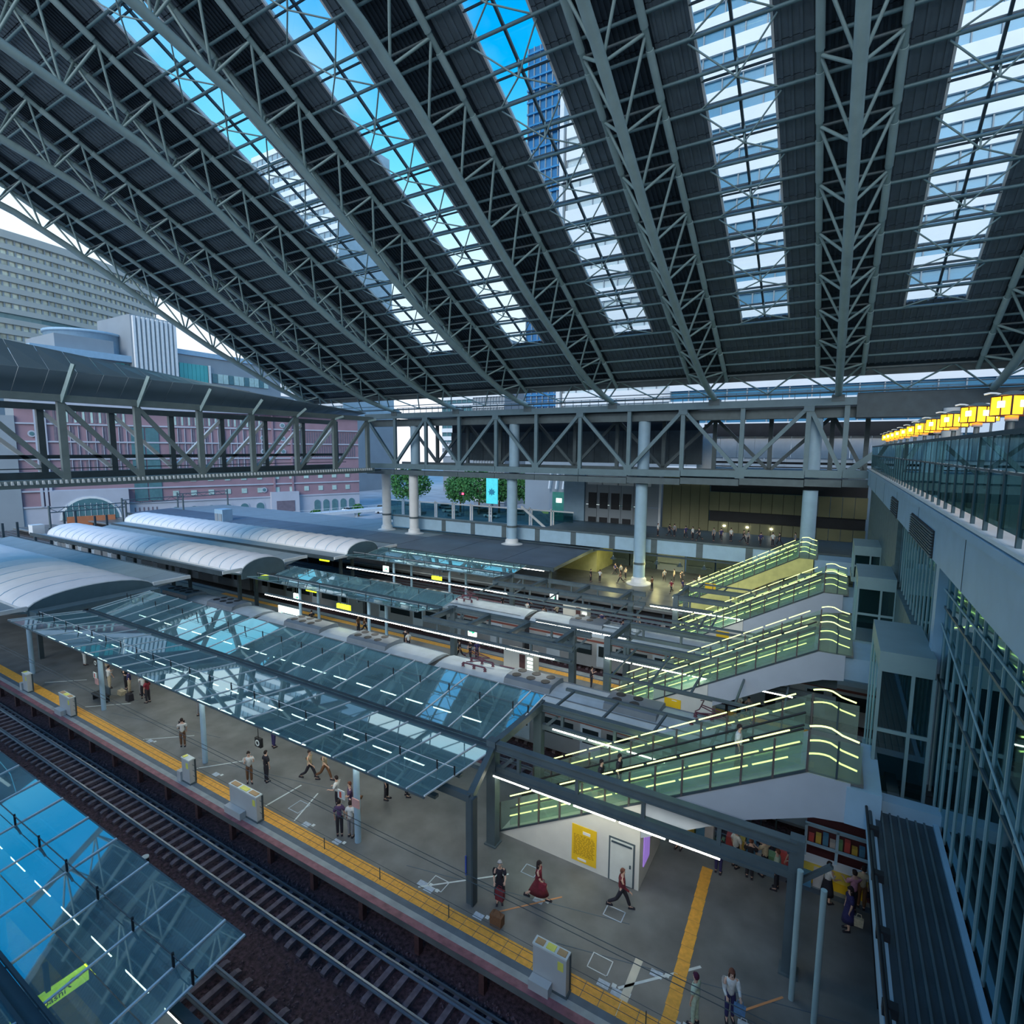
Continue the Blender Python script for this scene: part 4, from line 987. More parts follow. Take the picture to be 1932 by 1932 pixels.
mark('white line beside the tall gate by the slim column', [(-29.0, 15.3), (-27.2, 17.4)], .07)
mark('white line near the bench at the left', [(-42.5, 15.4), (-40.5, 17.2)], .07)
mark('white line at the far left of the platform', [(-49.5, 15.6), (-47.5, 17.4)], .06)
mark('orange line on the floor in front of the woman with the case', [(-9.9, 16.0), (-8.2, 17.8)], .06, mo)
mark('orange line near the woman with the pale blue bag', [(-1.7, 16.5), (-.4, 17.9)], .07, mo)
mark('broad cream band crossing the yellow strip near the biggest gate', [(-4.75, 14.6), (-4.75, 16.7)], .26, my)
mark('pale green line crossing the yellow tactile path', [(-5.0, 15.5), (-2.9, 17.6)], .09)
def ring(lbl, x0, x1, y0, y1, m=mw): mark(lbl, [(x0, y0), (x1, y0), (x1, y1), (x0, y1), (x0, y0)], .035, m, 'outlined floor squares')
ring('white outlined square right of the biggest gate', -6.2, -5.5, 15.65, 16.25); ring('white outlined square left of the dark column', -13.1, -12.4, 15.55, 16.1)
ring('faint outlined square behind the woman in the red dress', -10.2, -9.6, 18.1, 18.6, mc); ring('faint outlined square below the striding man', -6.5, -5.8, 17.9, 18.4, mc); ring('faint outlined square right of the long gate', -21.9, -21.2, 15.7, 16.4, mc)
k = 0
for x, y, l in ((-20.2, 15.4, 'at the foot of the left queue line'), (-18.1, 15.35, 'in front of the waiting group'), (-12.9, 15.4, 'beside the white square near the dark column'), (-13.3, 15.5, 'left of the white square'), (-10.5, 15.4, 'by the dark column foot'), (-5.5, 15.35, 'right of the biggest gate'), (-5.0, 15.3, 'just left of the cream band'), (-8.9, 17.2, 'on the orange line'), (-4.1, 16.6, 'on the pale green line'), (-3.2, 15.3, 'near the lower frame edge'), (-34.2, 15.4, 'by the standing man'), (-27.6, 15.5, 'near the slim column foot')):
    g = thing('floor_sticker', 'small pale floor notice '+l, 'sticker', (x, y, 0), 'floor notices')
    box('sheet', mc, x-.2, x+.2, y-.13, y+.13, .0, .006, g); box('sheet', mw, x+.25, x+.4, y+.05, y+.2, .0, .006, g)
for i, (x, l) in enumerate(((-49.5, 'far left'), (-40, 'left middle'), (-30.0, 'middle'), (-14.5, 'right middle'), (-7.5, 'right'))):
    g = thing('floor_line', 'thin worn guide line across the platform floor, '+l, 'marking', (x, 18, 0), 'worn guide lines')
    beam('line', bluem, (x, 15.9, .003), (x+9, 17.7+.1*i, .003), .03, .006, g)

# gates along the edge
def gate(x0, x1, lbl, h=1.25, y=14.25):
    g = thing('platform_gate', lbl, 'gate', ((x0+x1)/2, y, 0), 'grey platform gate boxes')
    gm = mat('gate_grey', (.48, .52, .53), .5, 0, .05)
    box('housing', gm, x0, x1, y, y+.30, 0, h, g); box('top_cap', mw, x0-.02, x1+.02, y-.02, y+.32, h, h+.06, g)
    L = x1-x0
    for i, c in enumerate((mo, signy, mo) if L > 1.2 else (signy,)):
        box('top_label', mat('label_brown', (.42, .28, .14)) if c is mo else mat('label_yellow', (.75, .75, .15)), x0+L*(.05+.33*i), x0+L*(.30+.33*i), y+.03, y+.25, h+.06, h+.09, g)
    box('side_post', steel_dark, x1-.03, x1+.03, y+.26, y+.34, .1, h, g)
    box('ramp_plate', gm, x0, x0+L*.6, y-.32, y-.02, .0, .35, g) if L > 1.2 else box('sensor_head', gm, x0-.35, x0, y-.1, y+.2, .0, .55, g)
    box('yellow_tag', mat('label_yellow', (.75, .75, .15)), x1-.3, x1-.1, y-.01, y, h-.45, h-.15, g)
    box('kick_plate', steel_grey, x0-.05, x1+.05, y-.03, y+.33, 0, .08, g)
gate(-7.55, -6.35, 'largest grey gate box at the platform edge in the lower middle', 1.35)
gate(-24.3, -22.2, 'long grey gate box with yellow tag left of the queue line'); gate(-28.5, -27.8, 'narrow grey gate box with round head near the slim column', 1.3); gate(-43.2, -41.6, 'long grey gate box near the bench', 1.25); gate(-49.2, -48.4, 'narrow grey gate box at the far left', 1.3)
g = thing('gate_wires', 'thin dark wires stretched between the gate boxes along the edge', 'wire', (-10, 14.4, 0))
for z in (.45, .75, 1.05):
    for a, b in ((-6.3, 3), (-22.2, -7.6), (-27.8, -24.3), (-41.6, -28.5)): tube('wire', steel_dark, (a, 14.42, z), (b, 14.42, z), .009, g, 5)
for x, l in ((-18.2, 'left'), (-14.9, 'middle'), (-11.4, 'right'), (-3.9, 'rightmost')): tag(tube('edge_post', steel_dark, (x, 14.75, 0), (x, 14.75, .55), .02, None, 6), 'small dark post on the yellow strip, '+l+' of four', 'post')
for i, (z, l) in enumerate(((8.2, 'upper'), (7.6, 'lower'))):
    tag(MB().path([(-60+6*j, 12.5-.2*i, 4.5+.02*i) for j in range(16)], .012, 5).obj('overhead_wire', steel_dark), 'thin overhead contact wire above the nearest track, '+l+' strand', 'wire')
# bench, round signs, portable signs
g = thing('bench', 'dark bench standing behind the long gate at the left', 'bench', (-42.6, 16.3, 0))
box('seat', black, -43.4, -41.9, 16.1, 16.6, .4, .5, g); box('backrest', steel_dark, -43.4, -41.9, 16.6, 16.68, .45, 1.0, g)
for x in (-43.3, -42.0): box('leg', black, x-.04, x+.04, 16.15, 16.6, 0, .4, g)
for i, (x, y, l) in enumerate(((-45.6, 17.4, 'left of the slim column at the bench'), (-25.7, 16.8, 'above the person in the white shirt'), (-51.6, 18.0, 'at the far left under the canopy'))):
    g = thing('round_sign', 'small dark hanging box with white ring, '+l, 'sign', (x, y, 1.3), 'ring signs'); box('box_body', black, x-.25, x+.25, y-.05, y+.1, 1.5, 2.0, g)
    MB().lathe([(.10, 0), (.17, 0), (.17, .02), (.10, .02)], (0, 0, 0), 16).obj('ring', mw, g).data.transform(Matrix.Translation((x, y-.06, 1.75)) @ Matrix.Rotation(math.pi/2, 4, 'X')); tube('rod', black, (x, y, 2.0), (x, y, 4.48), .02, g, 6)
for x, y, mm, l in ((-17.0, 15.5, mat('sign_pink', (.6, .35, .33)), 'pink notice plate on the slim column by the waiting group'), (-18.0, 15.6, mw, 'white and red plate left of the slim column'), (-40.8, 15.5, mat('sign_pink', (.6, .35, .33)), 'pink notice plate on the second slim column'), (-42.0, 15.9, mw, 'white plate near the second slim column')):
    g = thing('notice_plate', l, 'sign', (x, y, 1.9), 'small hanging notices'); box('plate', mm, x-.22, x+.22, y-.02, y+.02, 1.95, 2.35, g)
    if mm is mw: box('red_mark', mat('mark_red', (.6, .08, .05)), x-.1, x+.02, y-.03, y-.02, 2.0, 2.28, g)
tag(box('cable_box', steel_grey, -28.6, -27.9, 9.9, 10.2, -1.3, -.85), 'small grey lineside box', 'box')
for x, y, l in ((-25.4, 10.9, 'round pale track marker between canopy and rails, middle'), (-43, 10.9, 'round yellow track marker at the left canopy edge')):
    g = thing('track_marker', l, 'marker', (x, y, -1.3)); box('stand', black, x-.12, x+.12, y-.1, y+.1, -1.3, -.75, g); MB().lathe([(0, 0), (.15, 0), (.15, .05), (0, .05)], (x, y, -.74), 14).obj('disc', mw if x > -30 else mat('label_yellow', (.75, .75, .15)), g)

# ------------------------------------------------------------------ people
ORDN = ['first', 'second', 'third', 'fourth', 'fifth', 'sixth', 'seventh', 'eighth', 'ninth', 'tenth', 'eleventh', 'twelfth', 'thirteenth', 'fourteenth', 'fifteenth', 'sixteenth']+['%dth' % k for k in range(17, 60)]
def skin_mesh(name, V, E, R, root=0, sub=1, m=None):
    me = bpy.data.meshes.new(name); me.from_pydata(V, E, []); o = bpy.data.objects.new('tmp', me); COL.objects.link(o)
    md = o.modifiers.new('s', 'SKIN'); md.use_smooth_shade = True; md.branch_smoothing = .6
    for i, r in enumerate(R):
        sv = me.skin_vertices[0].data[i]; sv.radius = r if isinstance(r, tuple) else (r, r); sv.use_root = i == root
    if sub: o.modifiers.new('u', 'SUBSURF').levels = sub
    dg = bpy.context.evaluated_depsgraph_get(); r = bpy.data.meshes.new_from_object(o.evaluated_get(dg)); r.name = name
    bpy.data.objects.remove(o); r.materials.clear(); r.materials.append(m or skin); return r
POSES = {
 # swing of legs (deg) left,right ; arms: upper-arm deg, forearm deg (forward) left,right ; arm out
 'stand': ((2, -2), ((4, 12), (2, 14))), 'walk': ((28, -26), ((-22, 8), (24, 55))), 'phone': ((3, -3), ((18, 110), (8, 30))), 'bag': ((0, 3), ((25, 95), (25, 90))), 'back': ((-3, 4), ((12, 85), (14, 80))), 'arms_up': ((5, -5), ((40, 150), (35, 145))),
}
BODY = {}
def build_pose(nm):
    legs, arms = POSES[nm]
    V = [(0, 0, .95), (0, 0, 1.12), (.005, 0, 1.30), (0, 0, 1.42), (.01, 0, 1.50), (.02, 0, 1.575), (.02, 0, 1.655), (.118, 0, 1.60)]
    R = [(.105, .08), (.095, .07), (.115, .075), (.075, .055), .046, (.082, .082), (.070, .075), .014]
    E = [(0, 1), (1, 2), (2, 3), (3, 4), (4, 5), (5, 6), (5, 7)]
    sv = []; pv = []
    hands = []
    for s, (ua, fa) in zip((1, -1), arms):
        a = math.radians(ua); b = math.radians(fa)
        sh = Vector((0, s*.175, 1.395)); el = sh+Vector((math.sin(a)*.28, s*.045, -math.cos(a)*.28)); wr = el+Vector((math.sin(b)*.24, -s*.02, -math.cos(b)*.24))
        d = (wr-el).normalized(); pa = wr+d*.06; sidev = Vector((0, 1, 0)); up = d.cross(sidev).normalized()
        i = len(V); V += [tuple(sh), tuple(el), tuple(wr), tuple(pa)]; R += [.048, .040, .028, (.032, .020)]; E += [(3, i), (i, i+1), (i+1, i+2), (i+2, i+3)]
        for fi, (o_, L) in enumerate(((-.028, .07), (-.010, .08), (.010, .076), (.027, .062))):
            k1 = pa+d*.028+sidev*o_; k2 = k1+(d*.8-up*.5).normalized()*L*.5; k3 = k2+(d*.35-up*.9).normalized()*L*.5
            j = len(V); V += [tuple(k1), tuple(k2), tuple(k3)]; R += [.010, .009, .007]; E += [(i+3, j), (j, j+1), (j+1, j+2)]
        t1 = wr+d*.03+sidev*(-s*.035); t2 = t1+(d*.7+sidev*(-s*.5)-up*.3).normalized()*.045
        j = len(V); V += [tuple(t1), tuple(t2)]; R += [.011, .008]; E += [(i+2, j), (j, j+1)]
        sv.append((sh, el, wr)); hands.append(pa)
    for s, la in zip((1, -1), legs):
        a = math.radians(la); b = math.radians(la-(12 if la > 5 else 28 if la < -5 else 3))
        hp = Vector((0, s*.09, .90)); kn = hp+Vector((math.sin(a)*.43, 0, -math.cos(a)*.43)); an = kn+Vector((math.sin(b)*.41, 0, -math.cos(b)*.41)); to = an+Vector((.15, s*.02, -.04))
        i = len(V); V += [tuple(hp), tuple(kn), tuple(an), tuple(to)]; R += [.085, .058, .040, (.038, .026)]; E += [(0, i), (i, i+1), (i+1, i+2), (i+2, i+3)]; pv.append((hp, kn, an, to))
    lo = min(p[2].z for p in pv)-.06
    body = skin_mesh('body', V, E, R)
    b = {'body': body, 'lo': lo, 'hands': hands, 'pv': pv}
    SV = [(0, 0, .86), (0, 0, 1.12), (.005, 0, 1.31), (0, 0, 1.42), (.005, 0, 1.46)]; SR = [(.160, .135), (.150, .120), (.185, .130), (.165, .11), .072]; SE = [(0, 1), (1, 2), (2, 3), (3, 4)]
    for sh, el, wr in sv:
        i = len(SV); SV += [tuple(sh), tuple(sh+(el-sh)*.8)]; SR += [.098, .074]; SE += [(3, i), (i, i+1)]
    b['shirt'] = (SV, SE, SR)
    SV2 = list(SV); SE2 = list(SE); SR2 = list(SR)
    for n_, (sh, el, wr) in enumerate(sv):
        i = len(SV2); SV2 += [tuple(el), tuple(wr-(wr-el)*.08)]; SR2 += [.055, .042]; SE2 += [(5+n_*2+1, i), (i, i+1)]
    b['jacket'] = (SV2, SE2, SR2)
    TV = [(0, 0, 1.06), (0, 0, .93)]; TR = [(.140, .11), (.15, .115)]; TE = [(0, 1)]
    for hp, kn, an, to in pv:
        i = len(TV); TV += [tuple(hp), tuple(kn), tuple(an+Vector((0, 0, .05)))]; TR += [.098, .075, .062]; TE += [(1, i), (i, i+1), (i+1, i+2)]
    b['trousers'] = (TV, TE, TR)
    return b
CL = {}
def cloth(pose, kind, m):
    k = (pose, kind, m.name)
    if k in CL: return CL[k]
    b = BODY[pose]
    if kind == 'skirt':
        sp = abs(b['pv'][0][1].x-b['pv'][1][1].x)/2
        q = MB(); n = 16
        for z, rx, ry in ((1.06, .13, .15), (.92, .15, .17), (.6, .20+sp*.6, .21), (.38, .22+sp, .225), (.39, .19+sp, .19)):
            for i in range(n): a = 2*math.pi*i/n; w = 1+.06*math.sin(4*a)*(1.03-z); q.v.append((rx*w*math.cos(a), ry*w*math.sin(a), z))
        for r_ in range(4):
            for i in range(n): j = (i+1) % n; q.f.append((r_*n+i, r_*n+j, (r_+1)*n+j, (r_+1)*n+i))
        me = q.mesh('skirt', m, True)
    elif kind in ('hair_short', 'hair_long', 'cap'):
        q = MB(); n = 12
        prof = {'hair_short': [(.0, .125), (.06, .115), (.096, .06), (.102, .0), (.09, -.05)], 'hair_long': [(.0, .13), (.065, .118), (.105, .06), (.115, -.02), (.12, -.12), (.11, -.24), (.07, -.30)], 'cap': [(.0, .135), (.08, .12), (.105, .07), (.108, .02)]}[kind]
        for r, z in prof:
            for i in range(n):
                a = 2*math.pi*i/n; f = math.cos(a)
                zz = z+(.065 if (z < .03 and f > .35) else 0)+(.02 if z < .03 and f > .7 else 0)
                if z < -.04 and f > .2: zz = max(zz, -.0+.05); 
                q.v.append((.012+r*math.cos(a)*(1.0 if f < .3 else .93), r*.88*math.sin(a), 1.625+zz))
        for r_ in range(len(prof)-1):
            for i in range(n): j = (i+1) % n; q.f.append((r_*n+i, r_*n+j, (r_+1)*n+j, (r_+1)*n+i))
        me = q.mesh('hair', m, True)
    elif kind == 'shoes':
        q = MB()
        for hp, kn, an, to in b['pv']:
            q.hexa([(an.x-.06, an.y-.045, an.z-.065), (to.x+.06, to.y-.04, an.z-.065), (to.x+.06, to.y+.04, an.z-.065), (an.x-.06, an.y+.045, an.z-.065), (an.x-.05, an.y-.04, an.z+.03), (to.x+.03, to.y-.035, an.z-.01), (to.x+.03, to.y+.035, an.z-.01), (an.x-.05, an.y+.04, an.z+.03)])
        me = q.mesh('shoes', m)
    elif kind == 'face':
        q = MB(); q.box(.090, .102, -.036, -.018, 1.612, 1.622).box(.090, .102, .018, .036, 1.612, 1.622).box(.086, .098, -.02, .02, 1.555, 1.562); me = q.mesh('eyes_and_mouth', m)
    elif kind == 'ears':
        q = MB()
        for s in (-1, 1): q.lathe([(0, -.03), (.016, -.015), (.018, .012), (0, .03)], (.015, s*.088, 1.598), 6)
        me = q.mesh('ears', m, True)
    else:
        V, E, R = b[kind]; me = skin_mesh(kind, V, E, R, sub=1, m=m)
    CL[k] = me; return me
for p in POSES: BODY[p] = build_pose(p)
def cm(n, c): return mat('cloth_'+n, c, .85, 0, .15, 12)
C = {'black': (.02, .02, .03), 'white': (.62, .66, .66), 'maroon': (.22, .02, .04), 'navy': (.03, .03, .12), 'grey': (.22, .23, .25), 'beige': (.50, .43, .30), 'brown': (.16, .08, .04), 'purple': (.10, .06, .14), 'green': (.45, .58, .46), 'pink': (.45, .22, .32), 'blue': (.10, .22, .40), 'dark_red': (.16, .02, .03)}
HC = {'dark': (.02, .012, .012), 'brown': (.14, .05, .03), 'grey': (.5, .5, .5), 'plum': (.07, .01, .04)}
def person(x, y, deg, pose, lbl, top, bottom, hair='dark', hk='hair_short', topk='shirt', botk='trousers', s=1.0, z=0, grp=None, shoes='black'):
    b = BODY[pose]; g = thing('person', lbl, 'person', (x, y, z), grp)
    g.rotation_euler = (0, 0, math.radians(deg)); g.scale = (s, s, s); dz = -b['lo']
    parts = [('body', b['body']), (topk, cloth(pose, topk, cm(top, C[top]))), (botk, cloth(pose, botk, cm(bottom, C[bottom]))), ('cap' if hk == 'cap' else 'hair', cloth(pose, hk, cm('hair_'+hair, HC[hair]))), ('shoes', cloth(pose, 'shoes', cm(shoes, C[shoes]))), ('face', cloth(pose, 'face', black)), ('ears', cloth(pose, 'ears', skin))]
    for nm, me in parts:
        o = bpy.data.objects.new(nm, me); COL.objects.link(o); o.parent = g; o.location = (0, 0, dz)
    return g
G = 'people waiting on the nearest full platform'
person(-8.9, 17.2, 10, 'walk', 'long-haired person in maroon dress striding right with a red bag', 'maroon', 'dark_red', 'dark', 'hair_long', botk='skirt')
person(-6.0, 18.5, 15, 'walk', 'short-haired person in dark red jacket striding past the white door', 'dark_red', 'black', 'brown', topk='jacket')
person(-10.15, 16.35, -60, 'bag', 'person in dark dress and pale cap holding a maroon bag by the dark column', 'black', 'black', 'grey', 'cap', botk='skirt')
person(-2.65, 15.6, 170, 'stand', 'dark-haired person in pale green shirt at the bottom right', 'green', 'green', 'plum')
person(-1.75, 16.3, -70, 'bag', 'auburn-haired person in white blouse carrying a pale blue bag', 'white', 'navy', 'brown', 'hair_long', topk='jacket')
person(-31.9, 16.1, 150, 'phone', 'lone person with dark backpack and white shirt left of centre', 'white', 'brown')
person(-24.7, 16.5, 90, 'stand', 'person all in black above the long gate', 'black', 'black')
person(-25.4, 16.0, -30, 'arms_up', 'person in white tee just behind the long gate', 'white', 'brown')
person(-22.9, 17.8, 20, 'walk', 'person in beige shirt walking, left of a pair', 'beige', 'black')
person(-22.2, 18.2, 15, 'walk', 'person in brown top and pale cap walking, right of a pair', 'beige', 'brown', 'grey', 'cap')
person(-19.8, 16.9, 200, 'back', 'person in white tee and black shorts with hands at head', 'white', 'black')
person(-18.9, 16.9, 230, 'phone', 'person in dark purple top looking at a phone', 'purple', 'navy', 'brown')
person(-18.3, 15.7, 140, 'stand', 'person in dark top nearest the tactile strip', 'purple', 'black')
person(-17.8, 15.9, 110, 'stand', 'person in white tee and pale trousers beside the slim column', 'white', 'grey')
person(-18.1, 16.6, 160, 'bag', 'person in brown clothes half behind the white and red plate', 'brown', 'brown')
person(-18.3, 18.7, 20, 'stand', 'person in dark red top with bare legs under the canopy edge', 'dark_red', 'black', botk='trousers')
person(-17.6, 19.4, 30, 'back', 'dark dressed person hidden to the chest by the canopy edge', 'black', 'black')
person(-27.3, 18.8, 90, 'stand', 'slim dark dressed person beneath the glass canopy edge', 'black', 'navy')
person(-34.9, 18.7, 60, 'stand', 'dark dressed person behind the second slim column', 'black', 'grey')
i = 0
for x, y, d, t, bt, l in ((-39.6, 17.9, 200, 'maroon', 'black', 'maroon shirt at the right end of the crowd'), (-40.6, 18.1, 150, 'white', 'black', 'white shirt beside a small black case'), (-41.4, 18.3, 90, 'grey', 'grey', 'grey shirt in the middle of the crowd'), (-42.3, 18.0, 60, 'navy', 'beige', 'navy top with yellow-toned bag at the feet'), (-43.2, 18.2, 20, 'black', 'black', 'black clothes in the crowd'), (-44.3, 17.6, 100, 'white', 'beige', 'white shirt and beige trousers'), (-46.5, 18.4, 90, 'beige', 'grey', 'beige shirt under the canopy edge'), (-50.8, 18.6, 80, 'white', 'white', 'white clothes at the left end')):
    person(x, y, d, ('stand', 'bag', 'phone')[i % 3], 'waiting person with '+l, t, bt, 'dark', 'hair_short' if i % 2 else 'hair_long'); i += 1
person(1.45, 21.9, 200, 'stand', 'person in long navy dress with a yellow bag at the right', 'navy', 'navy', botk='skirt', hk='hair_long')
person(.75, 22.9, 40, 'back', 'person in white top and long black skirt at the shop counter', 'white', 'black', botk='skirt')
person(1.6, 22.9, 120, 'bag', 'person in pink top by the shop counter end', 'pink', 'black')
person(1.9, 23.3, 90, 'stand', 'person in beige top close to the counter', 'beige', 'brown')
person(-3.15, 22.3, 90, 'stand', 'dark trousered person at the end of the yellow path', 'black', 'navy')
for j, (x, y, t) in enumerate(((-2.6, 23.0, 'white'), (-2.0, 22.7, 'black'), (-1.5, 23.1, 'beige'), (-1.0, 22.6, 'green'), (-.5, 23.2, 'blue'), (-4.9, 22.9, 'navy'))):
    person(x, y, 60+40*j, ('stand', 'phone', 'bag')[j % 3], 'person in %s top among the stall customers behind the lower beam' % t, t, 'black', 'brown' if j % 2 else 'dark')
for j, (x, z) in enumerate(((-7.9, 3.0), (-7.1, 3.5), (-2.5, 6.1))):
    person(x, 21.0, 0, 'stand', ('first dark person riding the nearest escalator', 'second dark person riding the nearest escalator', 'person in white riding near the top of the nearest escalator')[j], ('black', 'black', 'white')[j], 'black', z=z-.55)
for j, (x, y, t, l) in enumerate(((-38, 35.6, 'brown', 'pair left'), (-37.5, 35.9, 'brown', 'pair right'), (-31.6, 35, 'black', 'by the frame column'), (-30.9, 34.6, 'white', 'by the frame column, white shirt'), (-26, 35.4, 'black', 'left of the exit sign'), (-25.2, 35.8, 'black', 'below the exit sign'), (-24.6, 35.9, 'navy', 'right of the exit sign'), (-19.6, 35.6, 'pink', 'by the ladder frame'), (-14.4, 35.8, 'black', 'at the foot of the second escalator'), (-45, 34.6, 'grey', 'near the advertising panel'), (-43.2, 34.5, 'black', 'right of the advertising panel'), (-5.2, 36.6, 'dark_red', 'in dark red behind the second box'), (-4.5, 36.9, 'white', 'in white behind the second box'), (-3.9, 36.7, 'grey', 'in grey behind the second box'))):
    person(x, y, 50*j, ('stand', 'walk', 'phone')[j % 3], 'person on the second escalator platform, '+l, t, 'black')
for j in range(16):
    t = ('black', 'navy', 'white', 'grey', 'brown', 'beige')[j % 6]; x = -30+1.9*j+.6*math.sin(j*2.1); y = 48.6+1.5*math.sin(j*1.7)
    if x > -12: x = x-14; y = y+.6
    person(x, y, 47*j, ('stand', 'walk', 'phone')[j % 3], 'distant person in %s on the third platform, %s from the left' % (t, ORDN[j]), t, 'black', grp='distant passengers on the third platform')
for j in range(34):
    t = ('black', 'navy', 'white', 'grey', 'brown', 'beige', 'maroon')[j % 7]; x = -27+.78*j+.5*math.sin(j*2.1); y = 66+6*math.sin(j*1.7)**2-(3 if x > -14 else 0)
    if min(abs(x+21.35), abs(x+2.3)) < 1.8: continue
    person(x, y, 47*j, ('stand', 'walk', 'phone')[j % 3], 'far person in %s in the dim hall, %s from the left' % (t, ORDN[j]), t, 'black', grp='crowd in the dim hall')
for j in range(16):
    t = ('white', 'black', 'grey', 'navy')[j % 4]; x = -20+1.15*j+.3*math.sin(j*2.3)
    person(x, 72+.8*math.sin(j), 40*j, ('stand', 'walk')[j % 2], 'small person in %s on the walkway above the pale girder, %s from the left' % (t, ORDN[j]), t, 'black', z=5.95, grp='people on the upper walkway')
for j, (x, y) in enumerate(((-14.2, 3.6), (-14.9, 4.4), (-15.6, 3.2), (-16.2, 4.9), (-13.6, 5.0), (-17.4, 3.9), (-13.0, 2.4), (-18.4, 4.8))):
    person(x, y, 60*j, ('stand', 'phone', 'bag')[j % 3], 'person in %s seen through the bottom left glass canopy, %s of the eight' % (('grey', 'navy', 'white', 'black')[j % 4], ORDN[j]), ('grey', 'navy', 'white', 'black')[j % 4], 'navy', grp='people beneath the bottom left canopy')
def bag(x, y, z, w, d, h, m, lbl, name='bag', cat='bag', handle=True):
    g = thing(name, lbl, cat, (x, y, z)); mm = cm(m, C[m])
    MB().hexa([(x-w/2*.9, y-d/2, z), (x+w/2*.9, y-d/2, z), (x+w/2*.9, y+d/2, z), (x-w/2*.9, y+d/2, z), (x-w/2, y-d/2*.8, z+h), (x+w/2, y-d/2*.8, z+h), (x+w/2, y+d/2*.8, z+h), (x-w/2, y+d/2*.8, z+h)]).obj('pouch', mm, g)
    if handle: MB().path([(x-w*.3, y, z+h), (x-w*.2, y, z+h+.16), (x+w*.2, y, z+h+.16), (x+w*.3, y, z+h)], .012, 5).obj('handle', mm, g)
bag(-8.62, 17.0, .75, .30, .14, .26, 'maroon', 'red shoulder bag of the person in the maroon dress')
bag(-9.95, 16.05, .45, .36, .2, .38, 'dark_red', 'maroon bag held low by the person in the pale cap')
bag(-1.45, 16.1, .55, .34, .16, .30, 'blue', 'pale blue bag of the auburn-haired person'); bag(-9.7, 15.45, 0, .5, .32, .42, 'brown', 'brown suitcase standing on the platform edge line', 'suitcase', 'suitcase'); bag(-41.0, 17.4, 0, .5, .35, .5, 'black', 'small black case beside the waiting crowd', 'suitcase', 'suitcase')
bag(-32.2, 16.25, 1.0, .18, .32, .45, 'black', 'dark backpack of the lone person', 'backpack', 'backpack'); bag(1.75, 21.75, .45, .3, .15, .3, 'beige', 'yellowish bag beside the navy dress'); bag(-42.5, 17.6, 0, .6, .4, .3, 'beige', 'yellow bag on the floor in the crowd')
bag(-1.3, 15.9, .2, .34, .18, .34, 'white', 'pale shopping bag near the lower frame edge')

# ------------------------------------------------------------------ city beyond: department store
A = Vector((-160, 38, 0)); B = Vector((-126, 122, 0)); D = (B-A).normalized(); Nn = Vector((D.y, -D.x, 0))     # normal towards the station
def fac(s0, s1, z0, z1, d0, d1):
    P = [A+D*s0+Nn*d0, A+D*s1+Nn*d0, A+D*s1+Nn*d1, A+D*s0+Nn*d1]
    return [p+Vector((0, 0, z0)) for p in P]+[p+Vector((0, 0, z1)) for p in P]
def fo(nm, m, s0, s1, z0, z1, d0, d1, par): return MB().hexa(fac(s0, s1, z0, z1, d0, d1)).obj(nm, m, par)
g = thing('department_store', 'pink department store with cream arcade and tall slot windows beyond the footbridge', 'building', tuple(A))
fo('wall', pinkm, 11, 89, 3.3, 27, -12, 0, g); fo('wall', creamst, 11, 89, -1.4, 3.5, -12, .1, g); fo('cornice', creamst, 10.5, 89.5, 26.3, 27.3, -1, 1.0, g)
for z, m_ in ((7.0, creamst), (10.6, creamst), (14.2, creamst), (18.2, creamst), (22.2, creamst), (3.4, creamst)): fo('string_course', m_, 11, 89, z, z+.35, 0, .35, g)
for i in range(60):
    s = 17.5+.76*i
    if 31 < s < 39: continue
    if s > 61: break
    fo('upper_slot', winl if i % 2 else pinkdk, s, s+.42, 22.8, 26.0, -.05, .12, g)
    if i % 2: fo('slot_window', pinkdk, s, s+.5, 10.9+(i % 3)*0, 13.9, -.05, .12, g); fo('slot_window', pinkdk, s, s+.5, 14.6, 17.9, -.05, .12, g); fo('slot_window', creamst, s+.5, s+.62, 10.9, 22, 0, .3, g)
    elif i % 4 == 0: fo('slot_window', pinkdk, s, s+.5, 18.6, 21.9, -.05, .12, g)
for i in range(26):
    s = 70+.7*i
    if s > 88: break
    fo('slot_window', pinkdk, s, s+.35, 14.6, 17.8, -.05, .12, g); fo('slot_window', pinkdk, s, s+.35, 18.6, 21.8, -.05, .12, g)
for s in (33.2, 36.2): fo('glass_bay', winm, s-1.4, s+1.3, 4.0, 22, -.1, .2, g)
for i in range(12):
    for dz in (0, 3.6): fo('square_window', winl, 39.8+4*i*(1 if i < 6 else 1.02), 41.1+4*i*(1 if i < 6 else 1.02), 4.9+dz, 6.2+dz, -.05, .15, g)
def arch(s, w, h, m, d, nm, par, z0=-1.3):
    q = MB(); n = 10; P = [(s-w/2, z0), (s+w/2, z0)]+[(s+w/2*math.cos(math.pi*i/n), z0+h-w/2+w/2*math.sin(math.pi*i/n)) for i in range(n+1)]
    b = 0
    for dd in (-.05, d):
        for a_, z in P: q.v.append(tuple(A+D*a_+Nn*dd+Vector((0, 0, z))))
    k = len(P); q.f.append(tuple(range(k))); q.f.append(tuple(reversed(range(k, 2*k))))
    for i in range(k): j = (i+1) % k; q.f.append((i, k+i, k+j, j))
    return q.obj(nm, m, par)
for i in range(6): arch(40.3+4.0*i, 2.5, 3.8, creamst, .25, 'arch_frame', g); arch(40.3+4.0*i, 2.0, 3.4, winm, .32, 'arch_window', g)
for i in range(5): arch(76+2.6*i, 1.7, 3.4, winm, .3, 'arch_window', g)
fo('gatehouse', creamst, 16, 30.5, -1.4, 7.2, 0, 1.5, g)
q = MB(); n = 14; P = [(23-5.2, 0), (23+5.2, 0)]
